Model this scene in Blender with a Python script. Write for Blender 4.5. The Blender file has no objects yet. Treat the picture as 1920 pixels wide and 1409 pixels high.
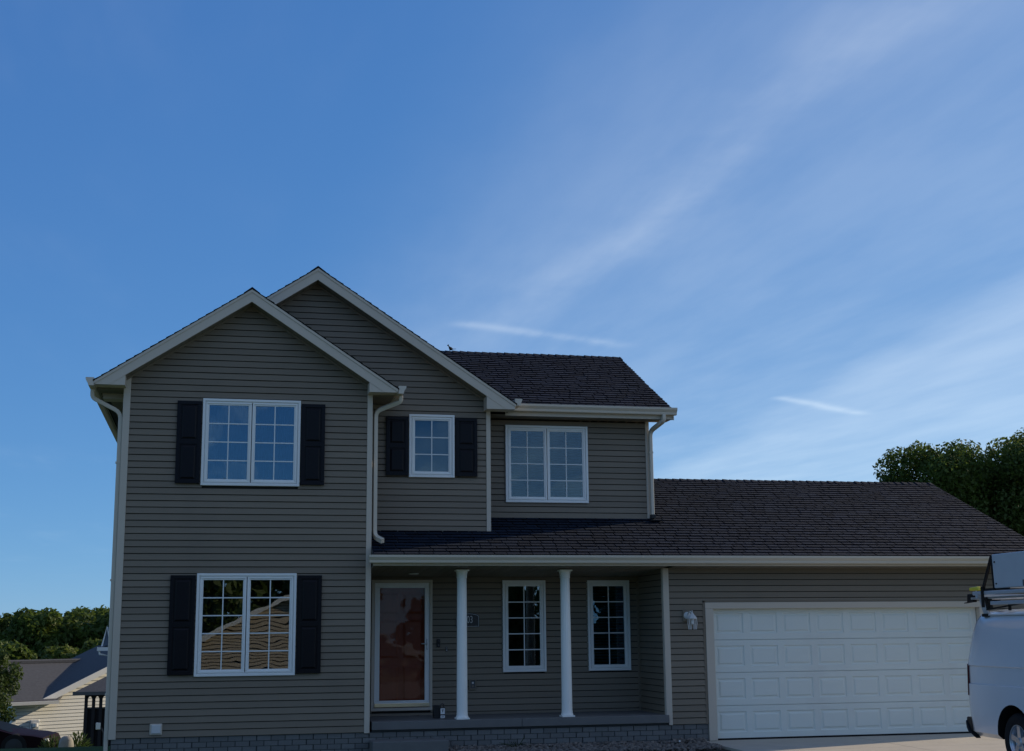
import bpy, bmesh, math, random
import numpy as np
from mathutils import Vector, Matrix
random.seed(7); rng = np.random.default_rng(7)
S = bpy.context.scene
COL = S.collection
R_ = math.radians

# ------------------------------------------------------------------ camera
CAM_R = np.array([[0.9767461685, -0.2141975927, -0.0092905109],
                  [-0.0308946289, -0.1834962769, 0.9825348026],
                  [0.2121613636, 0.9594000769, 0.1858468406]])       # right, up, forward
CAM_C = np.array([-3.94337, -21.52674, 1.80569])
FPX = 2526.9
cd = bpy.data.cameras.new('camera'); co = bpy.data.objects.new('camera', cd); COL.objects.link(co)
m = Matrix.Identity(4)
for i in range(3):
    m[i][0] = CAM_R[0][i]; m[i][1] = CAM_R[1][i]; m[i][2] = -CAM_R[2][i]; m[i][3] = CAM_C[i]
co.matrix_world = m
cd.sensor_fit = 'HORIZONTAL'; cd.sensor_width = 36; cd.lens = FPX / 1920 * 36
cd.clip_start = 0.1; cd.clip_end = 3000
S.camera = co

# ------------------------------------------------------------------ world, sun, exposure
SUN_EL, SUN_AZ = 21.5, 17.4            # azimuth measured from +X towards +Y
W = bpy.data.worlds.new('World'); S.world = W; W.use_nodes = True
nt = W.node_tree; nt.nodes.clear()
def N(t, tree=None, **kw):
    n = (tree or nt).nodes.new(t)
    for k, v in kw.items(): setattr(n, k, v)
    return n
def L(a, b, tree=None): (tree or nt).links.new(a, b)
def MATH(op, a, b=None, c=None, tree=None, clamp=False):
    tr = tree or nt
    n = tr.nodes.new('ShaderNodeMath'); n.operation = op; n.use_clamp = clamp
    for i, v in enumerate((a, b, c)):
        if v is None: continue
        if isinstance(v, (int, float)): n.inputs[i].default_value = v
        else: tr.links.new(v, n.inputs[i])
    return n.outputs[0]
sky = N('ShaderNodeTexSky'); sky.sky_type = 'NISHITA'; sky.sun_disc = False
sky.sun_elevation = R_(SUN_EL); sky.sun_rotation = R_(90 - SUN_AZ)
sky.altitude = 200; sky.air_density = 0.6; sky.dust_density = 0.0; sky.ozone_density = 6.0
tc = N('ShaderNodeTexCoord'); sp = N('ShaderNodeSeparateXYZ'); L(tc.outputs['Generated'], sp.inputs[0])
dz = MATH('MAXIMUM', sp.outputs[2], 0.03)
U = MATH('DIVIDE', sp.outputs[0], dz); V = MATH('DIVIDE', sp.outputs[1], dz)
def noise_uv(su, sv, detail=4, off=0.0, rough=.55):
    cb = N('ShaderNodeCombineXYZ'); L(MATH('MULTIPLY', U, su), cb.inputs[0]); L(MATH('MULTIPLY', V, sv), cb.inputs[1]); cb.inputs[2].default_value = off
    n = N('ShaderNodeTexNoise'); n.inputs['Scale'].default_value = 1; n.inputs['Detail'].default_value = detail; n.inputs['Roughness'].default_value = rough
    L(cb.outputs[0], n.inputs['Vector']); return n.outputs['Fac']
def sstep(x, a, b):
    n = N('ShaderNodeMapRange'); n.interpolation_type = 'SMOOTHSTEP'
    L(x, n.inputs[0]); n.inputs[1].default_value = a; n.inputs[2].default_value = b; return n.outputs[0]
warp = MATH('MULTIPLY', MATH('SUBTRACT', noise_uv(1.3, 1.1, 5, 3.1), .5), .30)
fine = noise_uv(5.0, 1.3, 5, 1.7, .55); broad = noise_uv(1.1, .5, 4, 9.2)
def band(a, b, w):                     # a streak of cirrus along u = a + b v
    x = MATH('ADD', MATH('SUBTRACT', U, MATH('MULTIPLY_ADD', V, b, a)), warp)
    return x, MATH('POWER', 2.718, MATH('MULTIPLY', MATH('POWER', MATH('ABSOLUTE', MATH('DIVIDE', x, w)), 2.0), -1.0))
x1, g1 = band(1.255, -.075, .105)
x2, g2 = band(1.92, .118, .10)
veil = MATH('MULTIPLY', sstep(x1, -.85, .0), MATH('MULTIPLY_ADD', sstep(fine, .2, .8), .45, .58))
g1 = MATH('MULTIPLY', g1, MATH('MULTIPLY', sstep(V, 4.9, 2.6), MATH('MULTIPLY_ADD', sstep(noise_uv(2.0, 2.0, 4, 12.5), .3, .65), .75, .3)))
sheet = MATH('MULTIPLY', sstep(x2, -.12, .20), MATH('MULTIPLY_ADD', sstep(noise_uv(2.6, .7, 4, 7.7, .5), .2, .8), .40, .60))
gen = MATH('MULTIPLY', sstep(noise_uv(2.2, .6, 5, 5.5), .45, .8), sstep(broad, .35, .7))
fill_clouds = MATH('MULTIPLY', MATH('MULTIPLY', sstep(V, .3, -.4), sstep(V, -3.0, -1.4)), MATH('MULTIPLY_ADD', sstep(noise_uv(1.0, 1.6, 5, 15.5, .6), .35, .65), .9, .15))   # unseen clouds behind the camera, added to warm the light on the front
def segment(u0, v0, u1, v1, w):       # a short streak (a broken-up vapour trail)
    du, dv = u1 - u0, v1 - v0; ln = math.hypot(du, dv)
    a = MATH('ADD', MATH('MULTIPLY', MATH('SUBTRACT', U, u0), du / ln), MATH('MULTIPLY', MATH('SUBTRACT', V, v0), dv / ln))
    c = MATH('SUBTRACT', MATH('MULTIPLY', MATH('SUBTRACT', U, u0), dv / ln), MATH('MULTIPLY', MATH('SUBTRACT', V, v0), du / ln))
    c = MATH('ADD', c, MATH('MULTIPLY', warp, .6))
    g = MATH('POWER', 2.718, MATH('MULTIPLY', MATH('POWER', MATH('ABSOLUTE', MATH('DIVIDE', c, w)), 2.0), -1.0))
    return MATH('MULTIPLY', g, MATH('MULTIPLY', sstep(a, 0, .12 * ln), sstep(a, ln, .75 * ln)))
seg1 = segment(2.38, 5.42, 3.10, 5.88, .045)
seg2 = segment(.72, 4.26, 1.50, 4.55, .05)
D = MATH('MULTIPLY', MATH('MULTIPLY', g1, MATH('MULTIPLY_ADD', fine, 1.1, -.05)), 1.15)
D = MATH('ADD', D, MATH('MULTIPLY', veil, .88))
D = MATH('ADD', D, MATH('MULTIPLY', g2, .16))
D = MATH('ADD', D, MATH('MULTIPLY', sheet, .95))
low = MATH('MULTIPLY', sstep(V, -4.6, -6.0), sstep(noise_uv(2.4, .55, 5, 21.5, .55), .47, .62))
D = MATH('ADD', D, MATH('MULTIPLY', low, .9))
D = MATH('ADD', D, MATH('ADD', MATH('MULTIPLY', gen, .22), MATH('MULTIPLY', fill_clouds, 1.35)))
D = MATH('ADD', D, MATH('MULTIPLY', MATH('MULTIPLY', seg1, sstep(fine, .2, .5)), .95))
D = MATH('ADD', D, MATH('MULTIPLY', MATH('MULTIPLY', seg2, sstep(fine, .2, .5)), .70))
D = MATH('MULTIPLY', D, sstep(sp.outputs[2], .01, .09))
cl = N('ShaderNodeMix'); cl.data_type = 'RGBA'; cl.blend_type = 'ADD'; cl.clamp_factor = False
# the phone's rendering of the whole sky: compressed and bluer, the same everywhere
ss = N('ShaderNodeSeparateColor'); L(sky.outputs[0], ss.inputs[0]); sc = N('ShaderNodeCombineColor')
for i, (ga, pw) in enumerate(((.95, .68), (1.61, .54), (2.98, .35))): L(MATH('MULTIPLY', MATH('POWER', ss.outputs[i], pw), ga), sc.inputs[i])
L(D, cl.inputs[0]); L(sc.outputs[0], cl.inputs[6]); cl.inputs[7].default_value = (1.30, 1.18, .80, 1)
bg = N('ShaderNodeBackground'); bg.inputs[1].default_value = 0.12
L(cl.outputs[2], bg.inputs[0]); wo = N('ShaderNodeOutputWorld'); L(bg.outputs[0], wo.inputs[0])

sd = bpy.data.lights.new('sun', 'SUN'); sd.energy = 4.6; sd.angle = R_(0.53); sd.color = (1, .83, .61)
so = bpy.data.objects.new('sun', sd); COL.objects.link(so)
sv = Vector((math.cos(R_(SUN_EL)) * math.cos(R_(SUN_AZ)), math.cos(R_(SUN_EL)) * math.sin(R_(SUN_AZ)), math.sin(R_(SUN_EL))))
so.rotation_euler = sv.to_track_quat('Z', 'Y').to_euler(); so.location = (30, 20, 30)
S.view_settings.view_transform = 'Standard'; S.view_settings.look = 'None'
S.view_settings.exposure = 0.0; S.view_settings.gamma = 1.0; S.view_settings.use_curve_mapping = False
S.render.engine = 'CYCLES'

# ------------------------------------------------------------------ pixel -> place helpers
def ray(x, y): return np.array([(x - 960) / FPX, -(y - 704.5) / FPX, 1.0]) @ CAM_R
def on_y(x, y, Y):
    d = ray(x, y); return CAM_C + d * (Y - CAM_C[1]) / d[1]
def on_plane(x, y, O, n):
    d = ray(x, y); O = np.array(O, float); n = np.array(n, float)
    return CAM_C + d * (np.dot(O - CAM_C, n) / np.dot(d, n))

# ------------------------------------------------------------------ materials
MATS = {}
def mat(name, col, rough=.6, spec=.4, metal=0.0, var=0.0, nscale=6.0, nstretch=(1, 1, 1), namp=0.0, bump=0.0, bscale=60.0,
        bstretch=(1, 1, 1), coat=0.0, rnd=0.0, trans=0.0, emit=None, col2=None, attr=None, dirt=None):
    mt = bpy.data.materials.new(name); mt.use_nodes = True; t = mt.node_tree; t.nodes.clear()
    out = t.nodes.new('ShaderNodeOutputMaterial'); p = t.nodes.new('ShaderNodeBsdfPrincipled')
    p.inputs['Roughness'].default_value = rough; p.inputs['Specular IOR Level'].default_value = spec; p.inputs['Metallic'].default_value = metal
    p.inputs['Coat Weight'].default_value = coat; p.inputs['Coat Roughness'].default_value = .08
    tc = t.nodes.new('ShaderNodeTexCoord')
    def noise(scale, stretch, detail=5):
        mp = t.nodes.new('ShaderNodeMapping'); mp.inputs['Scale'].default_value = stretch
        t.links.new(tc.outputs['Object'], mp.inputs[0]); n = t.nodes.new('ShaderNodeTexNoise')
        n.inputs['Scale'].default_value = scale; n.inputs['Detail'].default_value = detail
        t.links.new(mp.outputs[0], n.inputs['Vector']); return n.outputs['Fac']
    base = t.nodes.new('ShaderNodeRGB'); base.outputs[0].default_value = (*col, 1); c = base.outputs[0]
    def mixc(fac, a, b):
        n = t.nodes.new('ShaderNodeMix'); n.data_type = 'RGBA'
        if isinstance(fac, float): n.inputs[0].default_value = fac
        else: t.links.new(fac, n.inputs[0])
        t.links.new(a, n.inputs[6])
        if isinstance(b, tuple): n.inputs[7].default_value = (*b, 1)
        else: t.links.new(b, n.inputs[7])
        return n.outputs[2]
    def bright(c, fac, amp):          # multiply by 1 +- amp
        v = MATH('MULTIPLY_ADD', fac, 2 * amp, 1 - amp, tree=t)
        n = t.nodes.new('ShaderNodeVectorMath'); n.operation = 'SCALE'; t.links.new(c, n.inputs[0]); t.links.new(v, n.inputs['Scale']); return n.outputs[0]
    if col2: c = mixc(MATH('MULTIPLY_ADD', noise(nscale * .6, nstretch, 6), 3.0, -1.0, tree=t, clamp=True), c, col2)
    if namp: c = bright(c, noise(nscale, nstretch), namp)
    if rnd:
        oi = t.nodes.new('ShaderNodeObjectInfo'); c = bright(c, oi.outputs['Random'], rnd)
    if attr:
        at = t.nodes.new('ShaderNodeAttribute'); at.attribute_name = attr; c = bright(c, at.outputs['Fac'], .25)
    if dirt:                           # streaky weather stains
        f = MATH('MULTIPLY_ADD', noise(dirt[0], dirt[1], 6), 4.0, -2.2, tree=t, clamp=True)
        c = mixc(MATH('MULTIPLY', f, dirt[2], tree=t), c, dirt[3])
    t.links.new(c, p.inputs['Base Color'])
    if bump:
        b = t.nodes.new('ShaderNodeBump'); b.inputs['Strength'].default_value = bump; b.inputs['Distance'].default_value = .01
        t.links.new(noise(bscale, bstretch, 4), b.inputs['Height']); t.links.new(b.outputs[0], p.inputs['Normal'])
    if emit: p.inputs['Emission Color'].default_value = (*emit[0], 1); p.inputs['Emission Strength'].default_value = emit[1]
    if trans:
        tr = t.nodes.new('ShaderNodeBsdfTranslucent'); t.links.new(c, tr.inputs[0]); ms = t.nodes.new('ShaderNodeMixShader'); ms.inputs[0].default_value = trans
        t.links.new(p.outputs[0], ms.inputs[1]); t.links.new(tr.outputs[0], ms.inputs[2]); t.links.new(ms.outputs[0], out.inputs[0])
    else: t.links.new(p.outputs[0], out.inputs[0])
    MATS[name] = mt; return mt
def glass_mat(name, tint=(.80, .86, .87), wav=.05, wscale=2.2, refl=1.7, gcol=(.55, .80, 1.0)):
    mt = bpy.data.materials.new(name); mt.use_nodes = True; t = mt.node_tree; t.nodes.clear()
    out = t.nodes.new('ShaderNodeOutputMaterial'); g = t.nodes.new('ShaderNodeBsdfGlossy'); g.inputs['Roughness'].default_value = 0.0; g.inputs['Color'].default_value = (*gcol, 1)
    tr = t.nodes.new('ShaderNodeBsdfTransparent'); tr.inputs[0].default_value = (*tint, 1)
    fr = t.nodes.new('ShaderNodeFresnel'); fr.inputs[0].default_value = 1.52
    tc = t.nodes.new('ShaderNodeTexCoord'); n = t.nodes.new('ShaderNodeTexNoise'); n.inputs['Scale'].default_value = wscale; n.inputs['Detail'].default_value = 1.5
    geo = t.nodes.new('ShaderNodeNewGeometry'); t.links.new(geo.outputs['Position'], n.inputs['Vector'])
    b = t.nodes.new('ShaderNodeBump'); b.inputs['Strength'].default_value = wav; b.inputs['Distance'].default_value = .02
    t.links.new(n.outputs['Fac'], b.inputs['Height']); t.links.new(b.outputs[0], g.inputs['Normal'])
    ms = t.nodes.new('ShaderNodeMixShader'); t.links.new(MATH('MULTIPLY', fr.outputs[0], refl, tree=t, clamp=True), ms.inputs[0])
    t.links.new(tr.outputs[0], ms.inputs[1]); t.links.new(g.outputs[0], ms.inputs[2]); t.links.new(ms.outputs[0], out.inputs[0])
    MATS[name] = mt; return mt

mat('siding', (.208, .175, .130), .55, .3, namp=.08, nscale=1.1, nstretch=(.6, 1, 2), rnd=.075, dirt=(1.3, (1, 1, .35), .22, (.12, .105, .085)), bump=.25, bscale=40, bstretch=(.12, 1, 2.2))
mat('sheathing', (.03, .028, .025), .8)
mat('trim', (.56, .50, .41), .5, .35, namp=.05, nscale=1.5, bump=.1, bscale=60)
mat('soffit', (.22, .195, .16), .6, .3, rnd=.06)
mat('gutter', (.60, .54, .44), .38, .4, namp=.05, nscale=1.2, nstretch=(.5, 1, 1))
mat('vinyl', (.82, .84, .82), .35, .4, namp=.03, nscale=3)
mat('muntin', (.74, .78, .78), .4, .3)
mat('shutter', (.0035, .0035, .0065), .42, .22, bump=.15, bscale=80, bstretch=(1, 1, .08))
mat('butt', (.004, .004, .0045), .95, .05)
mat('shingle', (.0110, .0180, .0325), .9, .12, rnd=.22, namp=.35, nscale=260, bump=.5, bscale=350)
mat('shingle_field', (.0110, .0180, .0325), .9, .12, attr='tone', namp=.35, nscale=260, bump=.5, bscale=350)
mat('shingle_far', (.082, .084, .088), .9, .15, namp=.3, nscale=9, nstretch=(1, 1, 3), bump=.4, bscale=30)
mat('concrete_slab', (.16, .16, .155), .85, .2, namp=.12, nscale=5, bump=.2, bscale=90, dirt=(2.0, (1, 1, 1), .5, (.12, .12, .115)))
mat('brick', (.17, .175, .17), .9, .15, rnd=.12, namp=.14, nscale=25, bump=.5, bscale=120, dirt=(3.0, (1, 1, .25), .5, (.085, .09, .09)))
mat('mortar', (.07, .073, .073), .95, .1, namp=.1, nscale=30)
mat('driveway', (.46, .42, .35), .85, .2, namp=.10, nscale=2.2, bump=.3, bscale=150, dirt=(1.2, (1, 1, 1), .35, (.30, .27, .23)))
mat('street_concrete', (.36, .33, .285), .9, .2, namp=.15, nscale=1.5, bump=.3, bscale=120)
mat('gravel', (.22, .19, .165), .85, .2, attr='tone', namp=.3, nscale=30, bump=.2, bscale=80, col2=(.12, .11, .10))
mat('soil', (.05, .042, .035), .95, .1, namp=.3, nscale=20, bump=.5, bscale=60)
mat('grass', (.055, .095, .025), .9, .1, namp=.35, nscale=3, bump=.8, bscale=25, col2=(.075, .10, .03))
mat('garage_paint', (.70, .75, .70), .5, .35, namp=.04, nscale=1.4, bump=.35, bscale=220, bstretch=(.35, 1, 1), dirt=(1.4, (1, 1, .3), .40, (.55, .55, .53)))
mat('rubber', (.012, .012, .013), .75, .2)
mat('column_paint', (.91, .91, .86), .4, .35, namp=.03, nscale=4)
mat('door_red', (.46, .075, .03), .4, .4, namp=.18, nscale=4, nstretch=(4, 1, .6))
mat('brass', (.78, .66, .45), .3, .5, metal=.85)
mat('dark_metal', (.05, .05, .055), .4, .5, metal=.6)
mat('black_plastic', (.010, .010, .012), .45, .4)
mat('paper', (.82, .82, .80), .7, .2)
mat('dark_grey_plastic', (.09, .09, .095), .5, .4)
mat('curtain', (.045, .065, .09), .9, .1, namp=.15, nscale=3, nstretch=(3, 1, .4))
mat('blind', (.15, .17, .18), .7, .2)
mat('blind_dark', (.006, .020, .030), .9, .0)
mat('blind_teal', (.022, .075, .090), .8, .05)
mat('room', (.05, .045, .04), .9, .1)
mat('lamp_white', (.62, .63, .62), .4, .4)
mat('frosted', (.75, .76, .74), .25, .5)
mat('plaque_black', (.008, .008, .010), .35, .5)
mat('plaque_ink', (.62, .62, .62), .5, .3)
mat('plaque_faint', (.07, .07, .072), .5, .3)
mat('van_paint', (.66, .68, .70), .22, .5, coat=.6, namp=.02, nscale=1.5)
mat('van_black', (.008, .008, .008), .6, .3)
mat('tyre', (.016, .016, .017), .85, .2, bump=.2, bscale=60)
mat('steel', (.52, .54, .56), .35, .5, metal=.7)
mat('alloy', (.55, .57, .60), .3, .5, metal=.8)
mat('rack_grey', (.48, .52, .56), .4, .4, metal=.3)
mat('box_grey', (.50, .53, .55), .55, .3, namp=.08, nscale=4, bump=.1, bscale=40)
mat('yellow', (.75, .62, .05), .45, .4)
mat('red_lens', (.07, .006, .006), .2, .5)
mat('cream_siding', (.78, .77, .70), .6, .3, namp=.03, nscale=2)
mat('tan_siding', (.42, .36, .27), .6, .3, namp=.03, nscale=2)
mat('blue_siding', (.10, .13, .17), .6, .3, namp=.05, nscale=2)
mat('white_trim', (.74, .74, .70), .5, .3)
mat('dark_wood', (.022, .022, .026), .8, .2)
mat('maroon', (.012, .004, .006), .6, .08)
mat('car_glass', (.010, .012, .014), .5, .02)
mat('bark', (.06, .045, .033), .95, .1, namp=.3, nscale=8, nstretch=(1, 1, .2), bump=.8, bscale=14, bstretch=(1, 1, .2))
mat('leaf_a', (.115, .160, .028), .55, .3, rnd=0, namp=.45, nscale=.8, trans=.5, col2=(.06, .10, .02))
mat('leaf_b', (.14, .175, .03), .55, .3, namp=.45, nscale=.6, trans=.5, col2=(.07, .11, .022))
mat('leaf_dark', (.06, .095, .022), .6, .3, namp=.4, nscale=1.2, trans=.4)
mat('weed', (.035, .06, .02), .7, .2, namp=.3, nscale=20, trans=.2)
mat('bird', (.012, .012, .014), .6, .3)
mat('boulder', (.30, .285, .25), .9, .2, namp=.25, nscale=9, bump=.6, bscale=18)
glass_mat('glass'); glass_mat('glass_wavy', wav=.06, wscale=1.7, refl=2.8, gcol=(1, 1, 1)); glass_mat('glass_sky', wav=.10, wscale=2.5, refl=3.2); glass_mat('glass_door', wav=.16, wscale=2.2, refl=.3, gcol=(1, 1, 1))

# ------------------------------------------------------------------ mesh helpers
class MB:
    def __init__(s): s.v = []; s.f = []; s.mi = []
    def quad(s, *p, mi=0):
        b = len(s.v); s.v += [tuple(map(float, q)) for q in p]; s.f.append(tuple(range(b, b + len(p)))); s.mi.append(mi)
    def hexa(s, p, mi=0, edge=None):              # 8 points: bottom ring 0-3, top ring 4-7 (counter-clockwise from above)
        b = len(s.v); s.v += [tuple(map(float, q)) for q in p]
        for k, f in enumerate(((3, 2, 1, 0), (4, 5, 6, 7), (0, 1, 5, 4), (1, 2, 6, 5), (2, 3, 7, 6), (3, 0, 4, 7))):
            s.f.append(tuple(b + i for i in f)); s.mi.append(edge if edge is not None and k in (0, 2, 3, 5) else mi)
    def box(s, x0, x1, y0, y1, z0, z1, mi=0):
        s.hexa([(x0, y0, z0), (x1, y0, z0), (x1, y1, z0), (x0, y1, z0), (x0, y0, z1), (x1, y0, z1), (x1, y1, z1), (x0, y1, z1)], mi)
    def ring(s, x0, x1, z0, z1, w, y0, y1, mi=0):     # rectangular frame in an XZ plane
        s.box(x0, x1, y0, y1, z0, z0 + w, mi); s.box(x0, x1, y0, y1, z1 - w, z1, mi)
        s.box(x0, x0 + w, y0, y1, z0 + w, z1 - w, mi); s.box(x1 - w, x1, y0, y1, z0 + w, z1 - w, mi)
    def prism(s, poly, a, b, axis='y', mi=0):         # polygon extruded along an axis
        n = len(poly); o = len(s.v)
        def P(p, t): return {'y': (p[0], t, p[1]), 'x': (t, p[0], p[1]), 'z': (p[0], p[1], t)}[axis]
        s.v += [tuple(map(float, P(p, a))) for p in poly] + [tuple(map(float, P(p, b))) for p in poly]
        s.f.append(tuple(o + i for i in range(n))); s.f.append(tuple(o + n + i for i in reversed(range(n)))); s.mi += [mi, mi]
        for i in range(n):
            j = (i + 1) % n; s.f.append((o + j, o + i, o + n + i, o + n + j)); s.mi.append(mi)
    def tube(s, path, r, n=8, mi=0, sq=None, cap=True):      # round (or rectangular when sq=(w,d)) tube along a path
        pts = [Vector(p) for p in path]; o = len(s.v); k = n if not sq else 4
        rr = r if isinstance(r, (list, tuple)) else [r] * len(pts)
        up = Vector((0, 0, 1)); prev = None
        for i, p in enumerate(pts):
            d = (pts[min(i + 1, len(pts) - 1)] - pts[max(i - 1, 0)]).normalized()
            if prev is None:
                a = d.cross(Vector((0, 1, 0)) if abs(d.y) < .9 else Vector((1, 0, 0))).normalized()
            else: a = (prev - d * prev.dot(d)).normalized()
            prev = a; b = d.cross(a)
            if sq: ring = [(-sq[0] / 2, -sq[1] / 2), (sq[0] / 2, -sq[1] / 2), (sq[0] / 2, sq[1] / 2), (-sq[0] / 2, sq[1] / 2)]
            else: ring = [(rr[i] * math.cos(2 * math.pi * q / n), rr[i] * math.sin(2 * math.pi * q / n)) for q in range(n)]
            for (x, y) in ring: s.v.append(tuple(p + a * x + b * y))
        for i in range(len(pts) - 1):
            for q in range(k):
                A = o + i * k + q; B = o + i * k + (q + 1) % k; s.f.append((A, B, B + k, A + k)); s.mi.append(mi)
        if cap:
            s.f.append(tuple(o + q for q in reversed(range(k)))); s.f.append(tuple(o + (len(pts) - 1) * k + q for q in range(k))); s.mi += [mi, mi]
    def lathe(s, prof, c, n=16, mi=0, axis='z'):
        o = len(s.v)
        for (r, z) in prof:
            for q in range(n):
                a = 2 * math.pi * q / n; x, y = r * math.cos(a), r * math.sin(a)
                s.v.append({'z': (c[0] + x, c[1] + y, c[2] + z), 'x': (c[0] + z, c[1] + x, c[2] + y), 'y': (c[0] + x, c[1] + z, c[2] + y)}[axis])
        for i in range(len(prof) - 1):
            for q in range(n):
                A = o + i * n + q; B = o + i * n + (q + 1) % n; s.f.append((A, B, B + n, A + n)); s.mi.append(mi)
        s.f.append(tuple(o + q for q in reversed(range(n)))); s.f.append(tuple(o + (len(prof) - 1) * n + q for q in range(n))); s.mi += [mi, mi]
    def build(s, name, mats, parent=None, smooth=False, bevel=0, fix=True, tone=None, origin=None):
        me = bpy.data.meshes.new(name)
        v = s.v
        if origin is not None: v = [(a - origin[0], b - origin[1], c - origin[2]) for a, b, c in v]
        me.from_pydata(v, [], s.f)
        for mname in (mats if isinstance(mats, (list, tuple)) else [mats]): me.materials.append(MATS[mname])
        if len(me.materials) > 1: me.polygons.foreach_set('material_index', s.mi)
        if fix or smooth:
            bm = bmesh.new(); bm.from_mesh(me)
            if smooth: bmesh.ops.remove_doubles(bm, verts=bm.verts, dist=1e-5)
            if fix: bmesh.ops.recalc_face_normals(bm, faces=bm.faces)
            bm.to_mesh(me); bm.free()
        if tone is not None:
            at = me.attributes.new('tone', 'FLOAT', 'FACE'); at.data.foreach_set('value', tone)
        if smooth: me.polygons.foreach_set('use_smooth', [True] * len(me.polygons)); me.set_sharp_from_angle(angle=R_(40))
        o = bpy.data.objects.new(name, me); COL.objects.link(o)
        if origin is not None: o.location = origin
        if parent: o.parent = parent; o.matrix_parent_inverse = parent.matrix_world.inverted() if False else Matrix.Identity(4)
        if bevel:
            b = o.modifiers.new('bevel', 'BEVEL'); b.width = bevel; b.segments = 2; b.limit_method = 'ANGLE'; b.angle_limit = R_(50)
        return o
def tag(o, label=None, cat=None, group=None, kind=None):
    if label: o['label'] = label
    if cat: o['category'] = cat
    if group: o['group'] = group
    if kind: o['kind'] = kind
    return o
def empty(name, loc=(0, 0, 0), rz=0.0):
    o = bpy.data.objects.new(name, None); COL.objects.link(o); o.location = loc; o.rotation_euler = (0, 0, rz); o.empty_display_size = .2; return o
def one(name, mats, parent, fn, **kw):
    b = MB(); fn(b); return b.build(name, mats, parent, **kw)

# ------------------------------------------------------------------ terrain, street, driveway
def ground_z(x, y):
    z = -.055 + .008 * min(0.0, y)
    t = max(0.0, y - 3.0); z -= .105 * (t if t < 32 else 32)
    if y < -27: z -= .05 * min(-27 - y, 30)
    return z
def make_ground():
    xs = sorted(set(list(np.linspace(-14, 14, 29)) + list(np.linspace(-120, 120, 25)) + [-900, -400, 400, 900]))
    ys = sorted(set(list(np.linspace(-30, 40, 71)) + list(np.linspace(-150, 150, 31)) + [-900, -400, 400, 900]))
    b = MB(); nx = len(xs)
    b.v = [(x, y, ground_z(x, y)) for y in ys for x in xs]
    for j in range(len(ys) - 1):
        for i in range(nx - 1):
            a = j * nx + i; b.f.append((a, a + 1, a + nx + 1, a + nx)); b.mi.append(0)
    tag(b.build('ground', 'grass', fix=False), kind='structure')
make_ground()
b = MB()
ys = np.linspace(.10, -15.6, 9)
for i in range(8):
    for (xa, xb) in ((3.95, 6.62), (6.635, 9.45)):
        y0, y1 = ys[i], ys[i + 1] + .012
        z0, z1 = .0 + .006 * y0, .0 + .006 * y1
        b.hexa([(xa, y1, z1 - .3), (xb, y1, z1 - .3), (xb, y0, z0 - .3), (xa, y0, z0 - .3), (xa, y1, z1), (xb, y1, z1), (xb, y0, z0), (xa, y0, z0)])
tag(b.build('driveway', 'driveway'), kind='structure')
b = MB(); b.box(-150, 150, -26.5, -15.8, -.6, -.20); tag(b.build('street', 'street_concrete'), kind='structure')
b = MB(); b.box(-150, 3.9, -15.78, -15.6, -.5, -.08); b.box(9.5, 150, -15.78, -15.6, -.5, -.08); b.box(-150, 150, -26.7, -26.52, -.5, -.08)
tag(b.build('kerb', 'concrete_slab'), kind='structure')

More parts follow.
